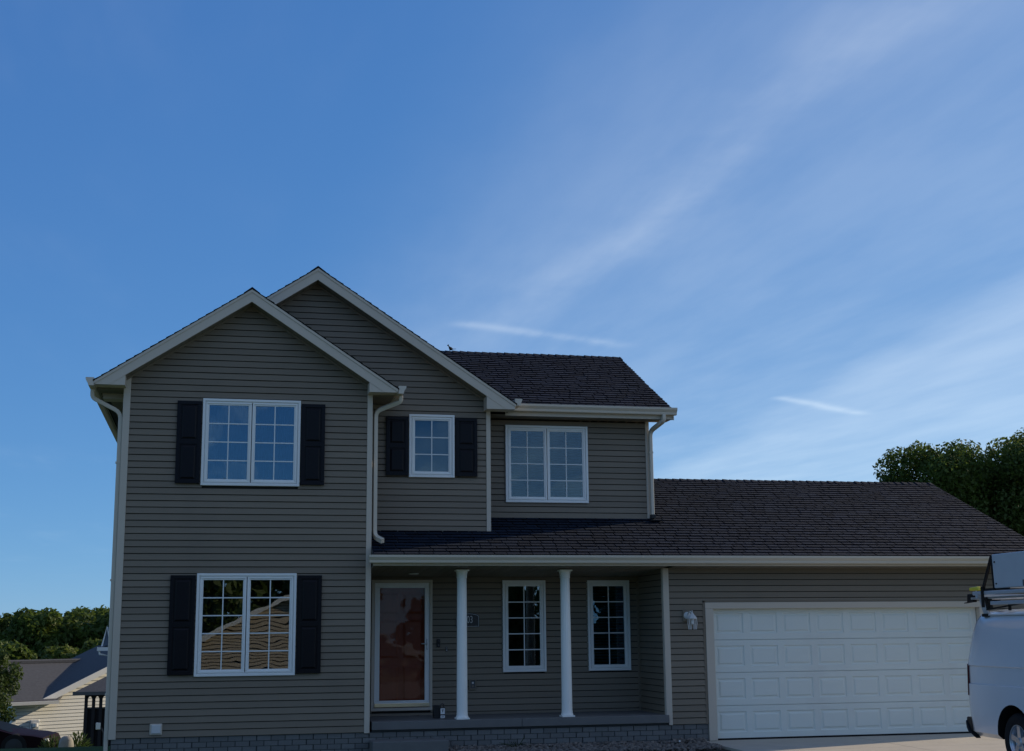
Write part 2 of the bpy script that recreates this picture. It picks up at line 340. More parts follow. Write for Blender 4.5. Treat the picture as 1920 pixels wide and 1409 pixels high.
# ------------------------------------------------------------------ the house
H = empty('house', (-1.0, 2.0, 0.0)); HO = Vector((-1.0, 2.0, 0.0))
tag(H, 'taupe two storey house with front gables, dark shingle roofs, porch and white garage door', 'house')
def part(name, mats, fn, parent=None, **kw):          # geometry given in world coordinates; the house is the parent
    b = MB(); fn(b)
    o = b.build(name, mats, None, **kw)
    o.parent = parent or H
    if parent is None: o.location = -HO
    return o
def sub(name, mesh_or_obj, parent, loc=None):
    o = bpy.data.objects.new(name, mesh_or_obj); COL.objects.link(o); o.parent = parent
    if loc is not None: o.location = loc
    return o
EX = .1016; ZB = .2797
PROF = [(-.020, 0.0), (-.008, EX - .012), (.020, EX - .012), (.020, 0.0)]
PIECES = []                            # (area, wall object, mesh maker)
def wall(yplane, xl, xr, k0, k1, holes, sheath=True, name='wall', flip=None):
    """front-facing wall at Y=yplane; xl(z), xr(z) give its slanting sides; boards k0..k1"""
    z0, z1 = ZB + k0 * EX, ZB + k1 * EX
    def sh(b):
        zs = sorted(set([z0, z1] + [q for h in holes for q in (h[2] + .03, h[3] - .03) if z0 < q < z1] + list(np.arange(z0, z1, .25))))
        for za, zb in zip(zs[:-1], zs[1:]):
            zm = (za + zb) / 2
            cuts = sorted([(h[0] + .03, h[1] - .03) for h in holes if h[2] + .03 < zm < h[3] - .03])
            a0, a1, e0, e1 = xl(za), xl(zb), xr(za), xr(zb)
            if e0 - a0 < .02: continue
            cur0, cur1 = a0, a1
            for (c0, c1) in cuts + [(None, None)]:
                n0, n1 = (c0, c0) if c0 is not None else (max(e0, cur0), max(e1, cur1))
                b.quad((cur0, yplane + .022, za), (n0, yplane + .022, za), (n1, yplane + .022, zb), (cur1, yplane + .022, zb))
                cur0 = cur1 = c1
    w = part(name, 'sheathing', sh, fix=False)
    for k in range(k0, k1):
        z = ZB + k * EX; a0, e0, a1, e1 = xl(z), xr(z), xl(z + EX - .012), xr(z + EX - .012)
        if e0 - a0 < .04: continue
        segs = [(a0, a1, e0, e1)]
        for h in holes:
            ov = min(z + EX, h[3]) - max(z, h[2])
            if ov < .5 * EX: continue
            new = []
            for (p0, p1, q0, q1) in segs:
                if h[1] < p0 or h[0] > q0: new.append((p0, p1, q0, q1)); continue
                if h[0] + .02 > p0: new.append((p0, p1, h[0] + .02, h[0] + .02))
                if h[1] - .02 < q0: new.append((h[1] - .02, h[1] - .02, q0, q1))
            segs = new
        for sg in segs:
            if sg[2] - sg[0] > .03: PIECES.append((sg[2] - sg[0], w, z, yplane, sg, None))
    return w
def board_geo(b, z, yp, sg):
    p0, p1, q0, q1 = sg; q1 = max(q1, p1 + .01)
    pr = PROF
    j = random.uniform(-.0012, .0012)
    def seg(a0, a1, e0, e1, j):
        b.hexa([(a0, yp + pr[0][0] + j, z), (e0, yp + pr[0][0] + j, z), (e0, yp + pr[3][0], z), (a0, yp + pr[3][0], z),
                (a1, yp + pr[1][0] + j, z + pr[1][1]), (e1, yp + pr[1][0] + j, z + pr[1][1]), (e1, yp + pr[2][0], z + pr[1][1]), (a1, yp + pr[2][0], z + pr[1][1])])
    if q0 - p0 > 2.6:                  # long courses are made of two overlapping lengths
        xm = p0 + (q0 - p0) * random.uniform(.25, .75); seg(p0, p1, xm, xm, j); seg(xm, xm, q0, q1, j - .0022)
    else: seg(p0, p1, q0, q1, j)
c_ = lambda v: (lambda z: v)
# roof lines
SL = .66
LWX, LWZ = -3.473, 7.198               # left wing apex (top of roof)
CGX, CGZ = -2.385, 7.800               # centre gable apex
lw_top = lambda x: LWZ - SL * abs(x - LWX)
cg_top = lambda x: CGZ - SL * abs(x - CGX)
UND = .205                             # roof top to soffit
W1 = (-4.178, -2.653, 4.073, 5.446); W2 = (-4.182, -2.665, 1.159, 2.713)
W3 = (-.803, -.032, 4.333, 5.395); W4 = (.998, 2.495, 4.000, 5.362)
PY = 1.35
W5 = (.905, 1.662, 1.112, 2.651); W6 = (2.410, 3.168, 1.112, 2.649)
DR = (-1.335, -.308, .50, 2.661)
wall_lw = wall(0, lambda z: max(-5.285, LWX - (LWZ - UND - z) / SL), lambda z: min(-1.585, LWX + (LWZ - UND - z) / SL), 0, 67, [W1, W2])
wall_cg = wall(.74, lambda z: max(-1.50, -99) if z < 5.62 else LWX + (LWZ - .04 - z) / SL if z < 7.1 else CGX - (CGZ - UND - z) / SL,
               lambda z: min(.525, CGX + (CGZ - UND - z) / SL), 31, 73, [W3])
wall_rt = wall(1.45, c_(.59), c_(3.585), 34, 51, [W4])
wall_po = wall(PY, c_(-1.50), c_(3.40), 1, 24, [W5, W6, DR])
GDX0, GDX1 = 4.205, 9.09
wall_ga = wall(0, c_(3.436), c_(10.15), 0, 25, [(4.05, 9.25, -.5, 2.235)])
# porch side wall (faces -X), inner left side wall (faces +X), long plain side and back walls
def side_wall(name, x, sgn, y0, y1, k0, k1, gable=None):
    def g(b):
        for k in range(k0, k1):
            z = ZB + k * EX; ya, yb = (y0, y1) if not gable else gable(z)
            if yb - ya < .03: continue
            o = [p[0] for p in PROF]
            b.hexa([(x + sgn * -o[0], ya, z), (x + sgn * -o[0], yb, z), (x + sgn * -o[3], yb, z), (x + sgn * -o[3], ya, z),
                    (x + sgn * -o[1], ya, z + PROF[1][1]), (x + sgn * -o[1], yb, z + PROF[1][1]), (x + sgn * -o[2], yb, z + PROF[1][1]), (x + sgn * -o[2], ya, z + PROF[1][1])])
        b.box(min(x - sgn * .03, x - sgn * .008), max(x - sgn * .03, x - sgn * .008), y0, y1, ZB + k0 * EX, ZB + k1 * EX if not gable else ZB + k0 * EX + .1)
    return part(name, 'siding', g)
wall_ps = part('wall', 'sheathing', lambda b: b.box(3.348, 3.40, .10, PY, .40, 2.80))
for k in range(1, 25): PIECES.append((1.2, wall_ps, ZB + k * EX, None, (3.34, .055, PY - .02), 'side'))
side_wall('side_wall', -5.372, -1, .06, 6.95, 0, 54)
side_wall('side_wall', -1.515, 1, .03, .74, 28, 53)
side_wall('side_wall', 3.632, 1, 1.55, 6.95, 32, 68, gable=lambda z: (max(1.55, 4.25 - (7.0 - z) / .5), min(6.95, 4.25 + (7.0 - z) / .5)))
side_wall('side_wall', 10.205, 1, .05, 7.45, 0, 42, gable=lambda z: (max(.05, 3.77 - (4.45 - z) / .417), min(7.45, 3.77 + (4.45 - z) / .417)))
part('back_wall', 'siding', lambda b: (b.box(-5.36, 3.62, 6.95, 7.0, -.8, 5.5), b.box(3.7, 10.2, 7.45, 7.5, -.8, 2.8), b.prism([(-5.36, 5.5), (.55, 5.5), (CGX, 7.4)], 6.95, 7.0)))
# the boards that show largest are objects; what is left over joins per wall
PIECES.sort(key=lambda q: -q[0])
rest = {}
for i, (ar, w, z, yp, sg, kd) in enumerate(PIECES):
    b = MB() if i < 300 else rest.setdefault(w.name, (w, MB()))[1]
    if kd == 'side':
        x, ya, yb = sg; o = [p[0] for p in PROF]
        b.hexa([(x + o[0], ya, z), (x + o[0], yb, z), (x + o[3], yb, z), (x + o[3], ya, z), (x + o[1], ya, z + PROF[1][1]), (x + o[1], yb, z + PROF[1][1]), (x + o[2], yb, z + PROF[1][1]), (x + o[2], ya, z + PROF[1][1])])
    else: board_geo(b, z, yp, sg)
    if i < 300: b.build('siding_board', 'siding', w)
for w, b in rest.values(): tag(b.build('siding_board', 'siding', w), kind='stuff')

# corner boards
def corner(x0, x1, y, z0, z1, sx, depth=.09):          # L-shaped: a face board and a return on the side sx
    def g(b):
        b.box(x0, x1, y - .026, y - .004, z0, z1)
        if sx < 0: b.box(x0 - .004, x0 + .02, y - .004, y + depth, z0, z1)
        else: b.box(x1 - .02, x1 + .004, y - .004, y + depth, z0, z1)
    return part('corner_board', 'trim', g, bevel=.004)
corner(-5.39, -5.285, 0, .262, 5.745, -1); corner(-1.585, -1.502, 0, .262, 5.745, 1, .05)
corner(.518, .592, .74, 3.44, 5.70, 1, .05); corner(3.578, 3.650, 1.45, 3.74, 5.50, 1)
corner(3.336, 3.437, 0, .425, 2.80, -1, .06)
part('corner_board', 'trim', lambda b: b.box(3.376, 3.437, -.026, -.004, .268, .425), bevel=.004)
corner(10.14, 10.215, 0, .0, 2.80, 1)
part('corner_board', 'siding', lambda b: (b.box(3.325, 3.345, PY - .045, PY - .02, .43, 2.72), b.box(3.30, 3.325, PY - .03, PY - .015, .43, 2.72)))

# roofs ------------------------------------------------------------
def deck_gable(b, X, Z, half, y0, y1, th=.05):
    pl = [(X - half, Z - SL * half), (X, Z), (X + half, Z - SL * half), (X + half, Z - SL * half - th), (X, Z - th), (X - half, Z - SL * half - th)]
    b.prism(pl, y0, y1)
def rough_edge(b, X, Z, half, y0, y1):                 # shingle courses seen end on along the rakes
    n = int(half / .118)
    for s in (-1, 1):
        for i in range(n + 1):
            xa = X + s * (half + .03 - i * .118); xb = X + s * max(0, half + .03 - (i + 1) * .118 - .03)
            za, zb = Z - SL * abs(xa - X), Z - SL * abs(xb - X); t = random.uniform(.023, .027)
            ya = y0 - random.uniform(.034, .040)
            b.hexa([(xa, ya, za), (xb, ya, zb - .002), (xb, y1, zb - .002), (xa, y1, za), (xa, ya, za + t), (xb, ya, zb + .010), (xb, y1, zb + .010), (xa, y1, za + t)])
for (nm, X, Z, half, y0, y1) in (('l', LWX, LWZ - .022, 2.33, -.30, .72), ('c', CGX, CGZ - .022, 3.345, .44, 7.25)):
    r = part('roof', 'shingle_far', lambda b: deck_gable(b, X, Z, half, y0, y1))
    tag(one('shingle_edge', 'butt', r, lambda b: rough_edge(b, X, Z, half, y0, y1)), kind='stuff')
    one('ridge_cap', 'shingle', r, lambda b: [b.hexa([(X - .13, y0 - .015 + i * .14, Z - .075 + .02), (X + .13, y0 - .015 + i * .14, Z - .075 + .02), (X + .13, y0 + .16 + i * .14, Z - .075 + .012), (X - .13, y0 + .16 + i * .14, Z - .075 + .012),
                                                       (X - .004, y0 - .015 + i * .14, Z + .040), (X + .004, y0 - .015 + i * .14, Z + .040), (X + .004, y0 + .16 + i * .14, Z + .022), (X - .004, y0 + .16 + i * .14, Z + .022)]) for i in range(int((y1 - y0) / .14))])
def rake(X, Z, half, yf, cut_bottom, xin, skipleft=False, ybox=.30):
    """rake boards, soffit and boxed eave returns of a front gable; yf = front face"""
    T = lambda d: Z - .022 - SL * d
    for s in (-1, 1):
        part('rake_board', 'trim', lambda b: (b.prism([(X + s * half, T(half)), (X, T(0)), (X, T(0) - .20), (X + s * (T(0) - .20 - cut_bottom) / SL, cut_bottom), (X + s * half, cut_bottom)], yf - .022, yf),
                                             b.prism([(X + s * (half + .012), T(half + .012) + .006), (X, T(0) + .006), (X, T(0) - .045), (X + s * (half + .012), T(half + .012) - .045)], yf - .034, yf - .022)))
        # eave return box
        xo, xi = X + s * half, X + s * xin
        part('eave_return', 'trim', lambda b: b.prism([(xo, cut_bottom), (xi, cut_bottom), (xi, T(xin) - .17), (xo, T(half) - .06)], yf - .016, yf + ybox - .03))
        # soffit made of panels
        sof = part('soffit', 'soffit', lambda b: b.prism([(X, T(0) - .193), (X + s * xin, T(xin) - .193), (X + s * xin, T(xin) - .180), (X, T(0) - .180)], yf, yf + ybox))
        n = int(xin / .105)
        mb = MB(); wd = .105 - .007; y0, y1 = yf + .002, yf + ybox - .028
        mb.hexa([(0, y0, -.012), (wd, y0, -.012 - SL * wd), (wd, y1, -.012 - SL * wd), (0, y1, -.012), (0, y0, 0), (wd, y0, -SL * wd), (wd, y1, -SL * wd), (0, y1, 0)])
        o0 = mb.build('soffit_panel', 'soffit', sof); me = o0.data
        for i in range(n):
            d = .02 + i * .105
            o = o0 if i == 0 else sub('soffit_panel', me, sof)
            o.location = (X + s * d, 0, T(d) - .190); o.scale = (s, 1, 1)
        part('soffit_trim', 'siding', lambda b: b.prism([(X + s * .01, T(0) - .195), (X + s * xin, T(xin) - .195), (X + s * xin, T(xin) - .235), (X + s * .01, T(0) - .235)], yf + ybox - .034, yf + ybox - .018))
rake(LWX, LWZ, 2.33, -.30, 5.575, 1.885)
rake(CGX, CGZ, 3.345, .44, 5.475, 2.86)
# level eave soffits on the gable sides
part('soffit', 'soffit', lambda b: b.box(-5.80, -5.38, -.02, 7.2, 5.560, 5.574))
part('fascia', 'trim', lambda b: b.box(-5.815, -5.795, -.30, 7.2, 5.565, 5.66))
part('soffit', 'soffit', lambda b: b.box(-1.51, -1.145, -.02, .735, 5.560, 5.574))
part('fascia', 'trim', lambda b: b.box(-1.143, -1.123, -.30, .735, 5.565, 5.665))

# shingled roof planes that face the camera
SH = []                                # (size, roof, eight points)
def shingle_plane(roof, ye, ze, slope, ymax, xl, xr, exposure=.14, lift=0.0):
    th = math.atan(slope); cs, sn = math.cos(th), math.sin(th); n = int((ymax - ye) / (exposure * cs)) + 1
    for i in range(n):
        s0 = i * exposure; s1 = s0 + exposure * 1.25
        y0, z0 = ye + s0 * cs, ze + s0 * sn; y1 = min(ye + s1 * cs, ymax); z1 = ze + (y1 - ye) / cs * sn
        x = xl(y0) - random.uniform(0, .25); xe = xr(y0)
        while x < xe:
            w = random.choice((.17, .20, .23, .26, .30)) * random.uniform(.92, 1.08)
            a, e = max(x, xl(y0)), min(x + w, xe); x += w
            if e - a < .02: continue
            t = random.uniform(.0185, .0235); g = .008; sk = random.uniform(-.006, .006)
            t1 = .003; dy = random.uniform(-.006, .006)
            P = lambda xx, y, z, tt: (xx, y - sn * tt, z + cs * tt)
            SH.append((roof, (y0, a), [P(a + g, y0 + dy, z0, 0.0), P(e - g, y0 + dy, z0, 0.0), P(e - g, y1, z1, -.004), P(a + g, y1, z1, -.004),
                              P(a + g + sk, y0 + dy, z0, t), P(e - g + sk, y0 + dy, z0, t), P(e - g, y1, z1, t1), P(a + g, y1, z1, t1)], e - a))
GS = .417; GE, GZ = -.455, 2.945       # garage/porch roof eave edge
gz = lambda y: GZ + GS * (y - GE)
GR = 3.77
gx0 = lambda y: -1.50 if y < .735 else (.60 if y < 1.44 else 3.66)
roof_g = part('roof', 'shingle_far', lambda b: (
    b.prism([(GE, gz(GE) - .012), (.74, gz(.74) - .012), (.74, gz(.74) - .06), (GE, gz(GE) - .06)], -1.50, 3.66, 'x'),
    b.prism([(.74, gz(.74) - .012), (1.45, gz(1.45) - .012), (1.45, gz(1.45) - .06), (.74, gz(.74) - .06)], .58, 3.66, 'x'),
    b.prism([(GE, gz(GE) - .012), (GR, gz(GR) - .012), (GR, gz(GR) - .06), (GE, gz(GE) - .06)], 3.66, 10.49, 'x'),
    b.prism([(GR, gz(GR) - .012), (2 * GR + .4, gz(-.4) - .012), (2 * GR + .4, gz(-.4) - .06), (GR, gz(GR) - .06)], 3.66, 10.49, 'x')))
shingle_plane(roof_g, GE - .012, gz(GE - .012) - .008, GS, GR, gx0, c_(10.51))
US = .5; UE, UZ = 1.05, 5.635; UR = 4.25
uz = lambda y: UZ + US * (y - UE)
roof_u = part('roof', 'shingle_far', lambda b: (
    b.prism([(UE, uz(UE) - .012), (UR, uz(UR) - .012), (UR, uz(UR) - .06), (UE, uz(UE) - .06)], -.6, 4.0, 'x'),
    b.prism([(UR, uz(UR) - .012), (2 * UR - UE, UZ - .012), (2 * UR - UE, UZ - .06), (UR, uz(UR) - .06)], -.6, 4.0, 'x')))
shingle_plane(roof_u, UE - .012, uz(UE - .012) - .008, US, UR, lambda y: CGX + (CGZ - uz(y)) / SL - .12, c_(4.015))
SH.sort(key=lambda q: (round(q[1][0] / .13), -q[3]))
near = [q for q in SH if q[0] is roof_g and q[3] > .12][:300]; ids = set(id(q) for q in near)
for q in near:
    b = MB(); b.hexa(q[2], 0, 1); b.build('shingle', ['shingle', 'butt'], q[0])
for rf in (roof_g, roof_u):
    b = MB(); tn = []
    for q in SH:
        if q[0] is rf and id(q) not in ids: b.hexa(q[2], 0, 1); tn += [random.random()] * 6
    tag(b.build('shingle', ['shingle_field', 'butt'], rf, tone=tn, fix=False), kind='stuff')
def caps(y, z, x0, x1, sl, rf):
    n = int((x1 - x0) / .15); b = MB()
    for i in range(n + 1):
        xa, xb = x0 + i * .15, min(x0 + i * .15 + .20, x1 + .02); t = random.uniform(.016, .026); w = .13
        b.hexa([(xa, y - w, z - w * sl + .006), (xb, y - w, z - w * sl + .002), (xb, y, z + .004), (xa, y, z + .010), (xa, y - w - .004, z - w * sl + t), (xb, y - w - .004, z - w * sl + .010), (xb, y, z + .016), (xa, y, z + t + .012)])
        b.hexa([(xa, y, z + .010), (xb, y, z + .004), (xb, y + w, z - w * sl + .002), (xa, y + w, z - w * sl + .006), (xa, y, z + t + .012), (xb, y, z + .016), (xb, y + w, z - w * sl + .010), (xa, y + w, z - w * sl + t)])
    b.build('ridge_cap', 'shingle', rf)
caps(GR, gz(GR) - .005, 3.68, 10.50, GS, roof_g); caps(UR, uz(UR) - .005, -.5, 4.01, US, roof_u)
# right-hand rakes (edge boards along X ends) and gable soffits
def xrake(x, ye, ze, sl, yr):
    T = lambda y: ze + sl * (min(y, 2 * yr - y) - ye) - .016
    part('rake_board', 'trim', lambda b: (b.prism([(ye, T(ye)), (yr, T(yr)), (yr, T(yr) - .16), (ye, T(ye) - .16)], x - .022, x, 'x'),
                                         b.prism([(yr, T(yr)), (2 * yr - ye, T(ye)), (2 * yr - ye, T(ye) - .16), (yr, T(yr) - .16)], x - .022, x, 'x')))
    part('soffit', 'soffit', lambda b: (b.prism([(ye + .02, T(ye) - .14), (yr, T(yr) - .14), (yr, T(yr) - .155), (ye + .02, T(ye) - .155)], x - .38, x - .024, 'x'),
                                       b.prism([(yr, T(yr) - .14), (2 * yr - ye, T(ye) - .14), (2 * yr - ye, T(ye) - .155), (yr, T(yr) - .155)], x - .38, x - .024, 'x')))
xrake(4.0, UE, UZ, US, UR); xrake(10.49, GE + .02, GZ, GS, GR)
# front eaves: fascia, soffit panels, gutters
part('fascia', 'trim', lambda b: b.box(.93, 4.0, 1.07, 1.09, 5.475, 5.612))
def soffit_row(x0, x1, y0, y1, za, zb, pitch=.13):
    sof = part('soffit', 'soffit', lambda b: b.hexa([(x0, y0, za), (x1, y0, za), (x1, y1, zb), (x0, y1, zb), (x0, y0, za + .01), (x1, y0, za + .01), (x1, y1, zb + .01), (x0, y1, zb + .01)]))
    mb = MB(); w = pitch - .006; mb.hexa([(0, y0, za - .006), (w, y0, za - .006), (w, y1, zb - .006), (0, y1, zb - .006), (0, y0, za + .002), (w, y0, za + .002), (w, y1, zb + .002), (0, y1, zb + .002)])
    o0 = mb.build('soffit_panel', 'soffit', sof)
    for i in range(int((x1 - x0) / pitch)):
        o = o0 if i == 0 else sub('soffit_panel', o0.data, sof)
        o.location = (x0 + i * pitch, 0, 0)
soffit_row(.60, 3.99, 1.09, 1.46, 5.485, 5.485)
part('fascia', 'trim', lambda b: b.box(-1.52, 10.47, -.435, -.415, 2.815, 2.93), bevel=.003)
soffit_row(-1.50, 3.34, -.415, PY, 2.822, 2.715)       # porch ceiling
soffit_row(3.44, 10.47, -.415, .0, 2.822, 2.795)
KG = [(0, .125), (0, 0), (.078, 0), (.086, .012), (.090, .045), (.122, .090), (.125, .125), (.117, .125), (.114, .096), (.082, .052), (.078, .012), (.008, .008), (.008, .125)]
def gutter(a, b_, base, z, along, out):               # K-style trough
    def g(b):
        pl = [(base + out * d, z + h) for d, h in KG]
        b.prism(pl, a, b_, 'x' if along == 'x' else 'y')
        cap = [(base, z + .125), (base, z), (base + out * .078, z), (base + out * .090, z + .045), (base + out * .122, z + .09), (base + out * .125, z + .125)]
        for e, d in ((a, -.004), (b_, .004)): b.prism(cap, e + d * .2, e + d, 'x' if along == 'x' else 'y')
    return part('gutter', 'gutter', g)
gutter(-1.585, 10.42, -.437, 2.852, 'x', -1)
gutter(1.06, 4.03, 1.068, 5.545, 'x', -1)
gutter(-.325, 7.2, -5.817, 5.555, 'y', -1)
gutter(-.325, .72, -1.121, 5.560, 'y', 1)
part('gutter', 'gutter', lambda b: b.prism([(.962, 5.545), (1.05, 5.545), (1.085, 5.64), (1.085, 5.66), (.962, 5.66)], .425, 1.07, 'y'))
def downspout(path, smooth=True):
    def g(b):
        pts = [Vector(p) for p in path]; out = [pts[0]]
        for i in range(1, len(pts) - 1):
            a, c, e = pts[i - 1], pts[i], pts[i + 1]; r = min(.10, (c - a).length * .4, (e - c).length * .4)
            p0, p2 = c + (a - c).normalized() * r, c + (e - c).normalized() * r
            out += [p0 * (1 - t) ** 2 + c * 2 * t * (1 - t) + p2 * t * t for t in (0, .25, .5, .75, 1)]
        out.append(pts[-1]); b.tube(out, .04, sq=(.062, .078))
    o = part('downspout', 'gutter', g, bevel=.010)
    return o
ds1 = downspout([(-5.86, .02, 5.56), (-5.86, .02, 5.42), (-5.425, .06, 5.20), (-5.425, .06, -.02)])
ds2 = downspout([(-1.055, -.10, 5.56), (-1.055, -.10, 5.47), (-1.44, .10, 5.33), (-1.44, .10, 3.30), (-1.33, -.10, 3.22)])
ds3 = downspout([(3.79, 1.0, 5.55), (3.79, 1.0, 5.44), (3.655, 1.38, 5.30), (3.655, 1.38, 3.80)])
for o, zz in ((ds1, (4.4, 2.6, .9)), (ds3, (4.9,))):
    for z in zz: one('strap', 'gutter', o, (lambda b, z=z: b.box(-5.47, -5.385, .018, .10, z, z + .03)) if o is ds1 else (lambda b, z=z: b.box(3.618, 3.692, 1.34, 1.43, z, z + .03)))
one('boot', 'black_plastic', ds3, lambda b: (b.box(3.622, 3.70, 1.33, 1.43, 3.735, 3.802), b.box(3.57, 3.80, 1.22, 1.40, 3.69, 3.702)))

# windows ------------------------------------------------------------
def slats(b, x0, x1, z0, z1, y, pitch=.05):
    z = z0 + .01
    while z < z1:
        b.hexa([(x0, y - .018, z - .012), (x1, y - .018, z - .012), (x1, y + .018, z + .010), (x0, y + .018, z + .010), (x0, y - .019, z - .010), (x1, y - .019, z - .010), (x1, y + .017, z + .012), (x0, y + .017, z + .012)]); z += pitch
def window(rect, yp, sashes, cols, rows, inside, glass='glass', label=None):
    x0, x1, z0, z1 = rect
    w = part('window', 'vinyl', lambda b: (b.ring(x0, x1, z0, z1, .038, yp - .050, yp + .05), b.ring(x0 + .036, x1 - .036, z0 + .036, z1 - .036, .016, yp - .026, yp + .05)), bevel=.004)
    if label: w['label'] = label
    fx0, fx1, fz0, fz1 = x0 + .050, x1 - .050, z0 + .050, z1 - .050
    sw = (fx1 - fx0) / sashes
    for s in range(sashes):
        a, e = fx0 + s * sw + (.006 if s else 0), fx0 + (s + 1) * sw - (.006 if s < sashes - 1 else 0)
        fw = .052
        def sash(b):
            b.ring(a, e, fz0, fz1, fw * .55, yp - .042, yp + .02); q = fw * .55
            b.ring(a + q - .001, e - q + .001, fz0 + q - .001, fz1 - q + .001, fw * .45, yp - .030, yp + .02)
        one('sash', 'vinyl', w, sash, bevel=.004)
        ga, ge, g0, g1 = a + fw, e - fw, fz0 + fw, fz1 - fw
        def grid(b):
            for c in range(1, cols):
                x = ga + (ge - ga) * c / cols; b.box(x - .0085, x + .0085, yp - .026, yp - .018, g0, g1)
            for r in range(1, rows):
                z = g0 + (g1 - g0) * r / rows
                for c in range(cols):
                    xa = ga + (ge - ga) * c / cols + (.0085 if c else 0); xb = ga + (ge - ga) * (c + 1) / cols - (.0085 if c < cols - 1 else 0)
                    b.box(xa, xb, yp - .0255, yp - .0185, z - .0085, z + .0085)
        one('muntin', 'muntin', w, grid)
        pw, ph = (ge - ga) / cols, (g1 - g0) / rows
        mb = MB(); mb.box(.0005, pw - .0005, yp - .016, yp - .012, .0005, ph - .0005); p0 = mb.build('pane', glass, w)
        for c in range(cols):
            for r in range(rows):
                o = p0 if (c == 0 and r == 0) else sub('pane', p0.data, w)
                o.location = (ga + c * pw, 0, g0 + r * ph)
    # what is behind the glass
    ix0, ix1, iz0, iz1 = x0 + .03, x1 - .03, z0 + .03, z1 - .03
    def room(b):
        y0, y1 = yp + .012, yp + 1.1
        A, B, Cc, Dd = (ix0, iz0), (ix1, iz0), (ix1, iz1), (ix0, iz1)
        ox, oz = .25, .3
        far = [(ix0 - ox, y1, iz0 - oz), (ix1 + ox, y1, iz0 - oz), (ix1 + ox, y1, iz1 + .1), (ix0 - ox, y1, iz1 + .1)]
        nr = [(ix0, y0, iz0), (ix1, y0, iz0), (ix1, y0, iz1), (ix0, y0, iz1)]
        b.quad(*far)
        for i in range(4): j = (i + 1) % 4; b.quad(nr[i], nr[j], far[j], far[i])
    one('interior', 'room', w, room, fix=False)
    if inside == 'curtain':
        def cur(b):
            for half in (0, 1):
                n = 60; xa, xb = (ix0, (ix0 + ix1) / 2 + .05) if half == 0 else ((ix0 + ix1) / 2 - .05, ix1)
                pts = [(xa + (xb - xa) * i / n, yp + .085 + .03 * half + .016 * math.sin(i * .9 + half) + .008 * math.sin(i * 2.3)) for i in range(n + 1)]
                for i in range(n): b.quad((pts[i][0], pts[i][1], iz0), (pts[i + 1][0], pts[i + 1][1], iz0), (pts[i + 1][0], pts[i + 1][1], iz1), (pts[i][0], pts[i][1], iz1))
        one('curtain', 'curtain', w, cur, fix=False, smooth=False)
    elif inside == 'shade': one('roller_shade', 'blind', w, lambda b: b.box(ix0 + .03, ix1 - .03, yp + .07, yp + .073, iz0 + .02, iz1))
    elif inside: tag(one('blind', 'blind_teal' if inside == 'blind_teal' else 'blind_dark', w, lambda b: slats(b, ix0 + .03, ix1 - .03, iz0 + .02, iz1, yp + .075)), kind='stuff')
    return w
window(W1, 0, 2, 2, 4, 'curtain', 'glass_sky'); window(W2, 0, 2, 2, 5, None, 'glass_wavy')
window(W3, .74, 1, 2, 3, 'shade'); window(W4, 1.45, 2, 2, 4, 'blind', 'glass')
window(W5, PY, 1, 2, 5, None, 'glass_wavy'); window(W6, PY, 1, 2, 5, 'blind_teal')
def shutter(x0, x1, z0, z1, yp):
    zm = (z0 + z1) / 2
    s = part('shutter', 'shutter', lambda b: (b.ring(x0, x1, z0, z1, .055, yp - .060, yp - .022), b.box(x0 + .05, x1 - .05, yp - .058, yp - .024, zm - .035, zm + .035), b.box(x0 + .02, x1 - .02, yp - .042, yp - .024, z0 + .02, z1 - .02)), bevel=.004)
    for (a, c) in ((z0 + .055, zm - .035), (zm + .035, z1 - .055)):
        def pn(b):
            xa, xb, za, zb = x0 + .072, x1 - .072, a + .018, c - .018; k = .025
            b.hexa([(xa, yp - .043, za), (xb, yp - .043, za), (xb, yp - .043, zb), (xa, yp - .043, zb), (xa + k, yp - .056, za + k), (xb - k, yp - .056, za + k), (xb - k, yp - .056, zb - k), (xa + k, yp - .056, zb - k)])
        one('raised_panel', 'shutter', s, pn)
shutter(-4.568, -4.195, 4.098, 5.398, 0); shutter(-2.640, -2.265, 4.098, 5.396, 0)
shutter(-4.578, -4.200, 1.185, 2.685, 0); shutter(-2.650, -2.273, 1.182, 2.682, 0)
shutter(-1.192, -.818, 4.356, 5.347, .74); shutter(-.018, .357, 4.356, 5.347, .74)

# front door with its glazed storm door
dx0, dx1, dz0, dz1 = DR[0], DR[1], .545, 2.661
part('door_frame', 'trim', lambda b: (b.ring(dx0, dx1, dz0 - .03, dz1, .048, PY - .055, PY + .06),), bevel=.004)
sd_ = part('storm_door', 'vinyl', lambda b: (b.ring(dx0 + .055, dx1 - .042, dz0 + .025, dz1 - .05, .085, PY - .035, PY - .005), b.box(dx0 + .14, dx1 - .127, PY - .034, PY - .006, dz0 + .11, dz0 + .135)), bevel=.005)
one('pane', 'glass_door', sd_, lambda b: b.box(dx0 + .138, dx1 - .125, PY - .022, PY - .017, dz0 + .134, dz1 - .134))
one('sweep', 'brass', sd_, lambda b: b.box(dx0 + .058, dx1 - .045, PY - .052, PY - .036, dz0 + .028, dz0 + .092), bevel=.006)
one('handle', 'steel', sd_, lambda b: (b.box(dx1 - .098, dx1 - .070, PY - .046, PY - .034, 1.50, 1.68), b.tube([(dx1 - .085, PY - .046, 1.60), (dx1 - .085, PY - .085, 1.60), (dx1 - .19, PY - .085, 1.60)], .010, 6)), bevel=.003)
rd = part('front_door', 'door_red', lambda b: b.box(dx0 + .05, dx1 - .05, PY + .05, PY + .09, dz0, dz1 - .04))
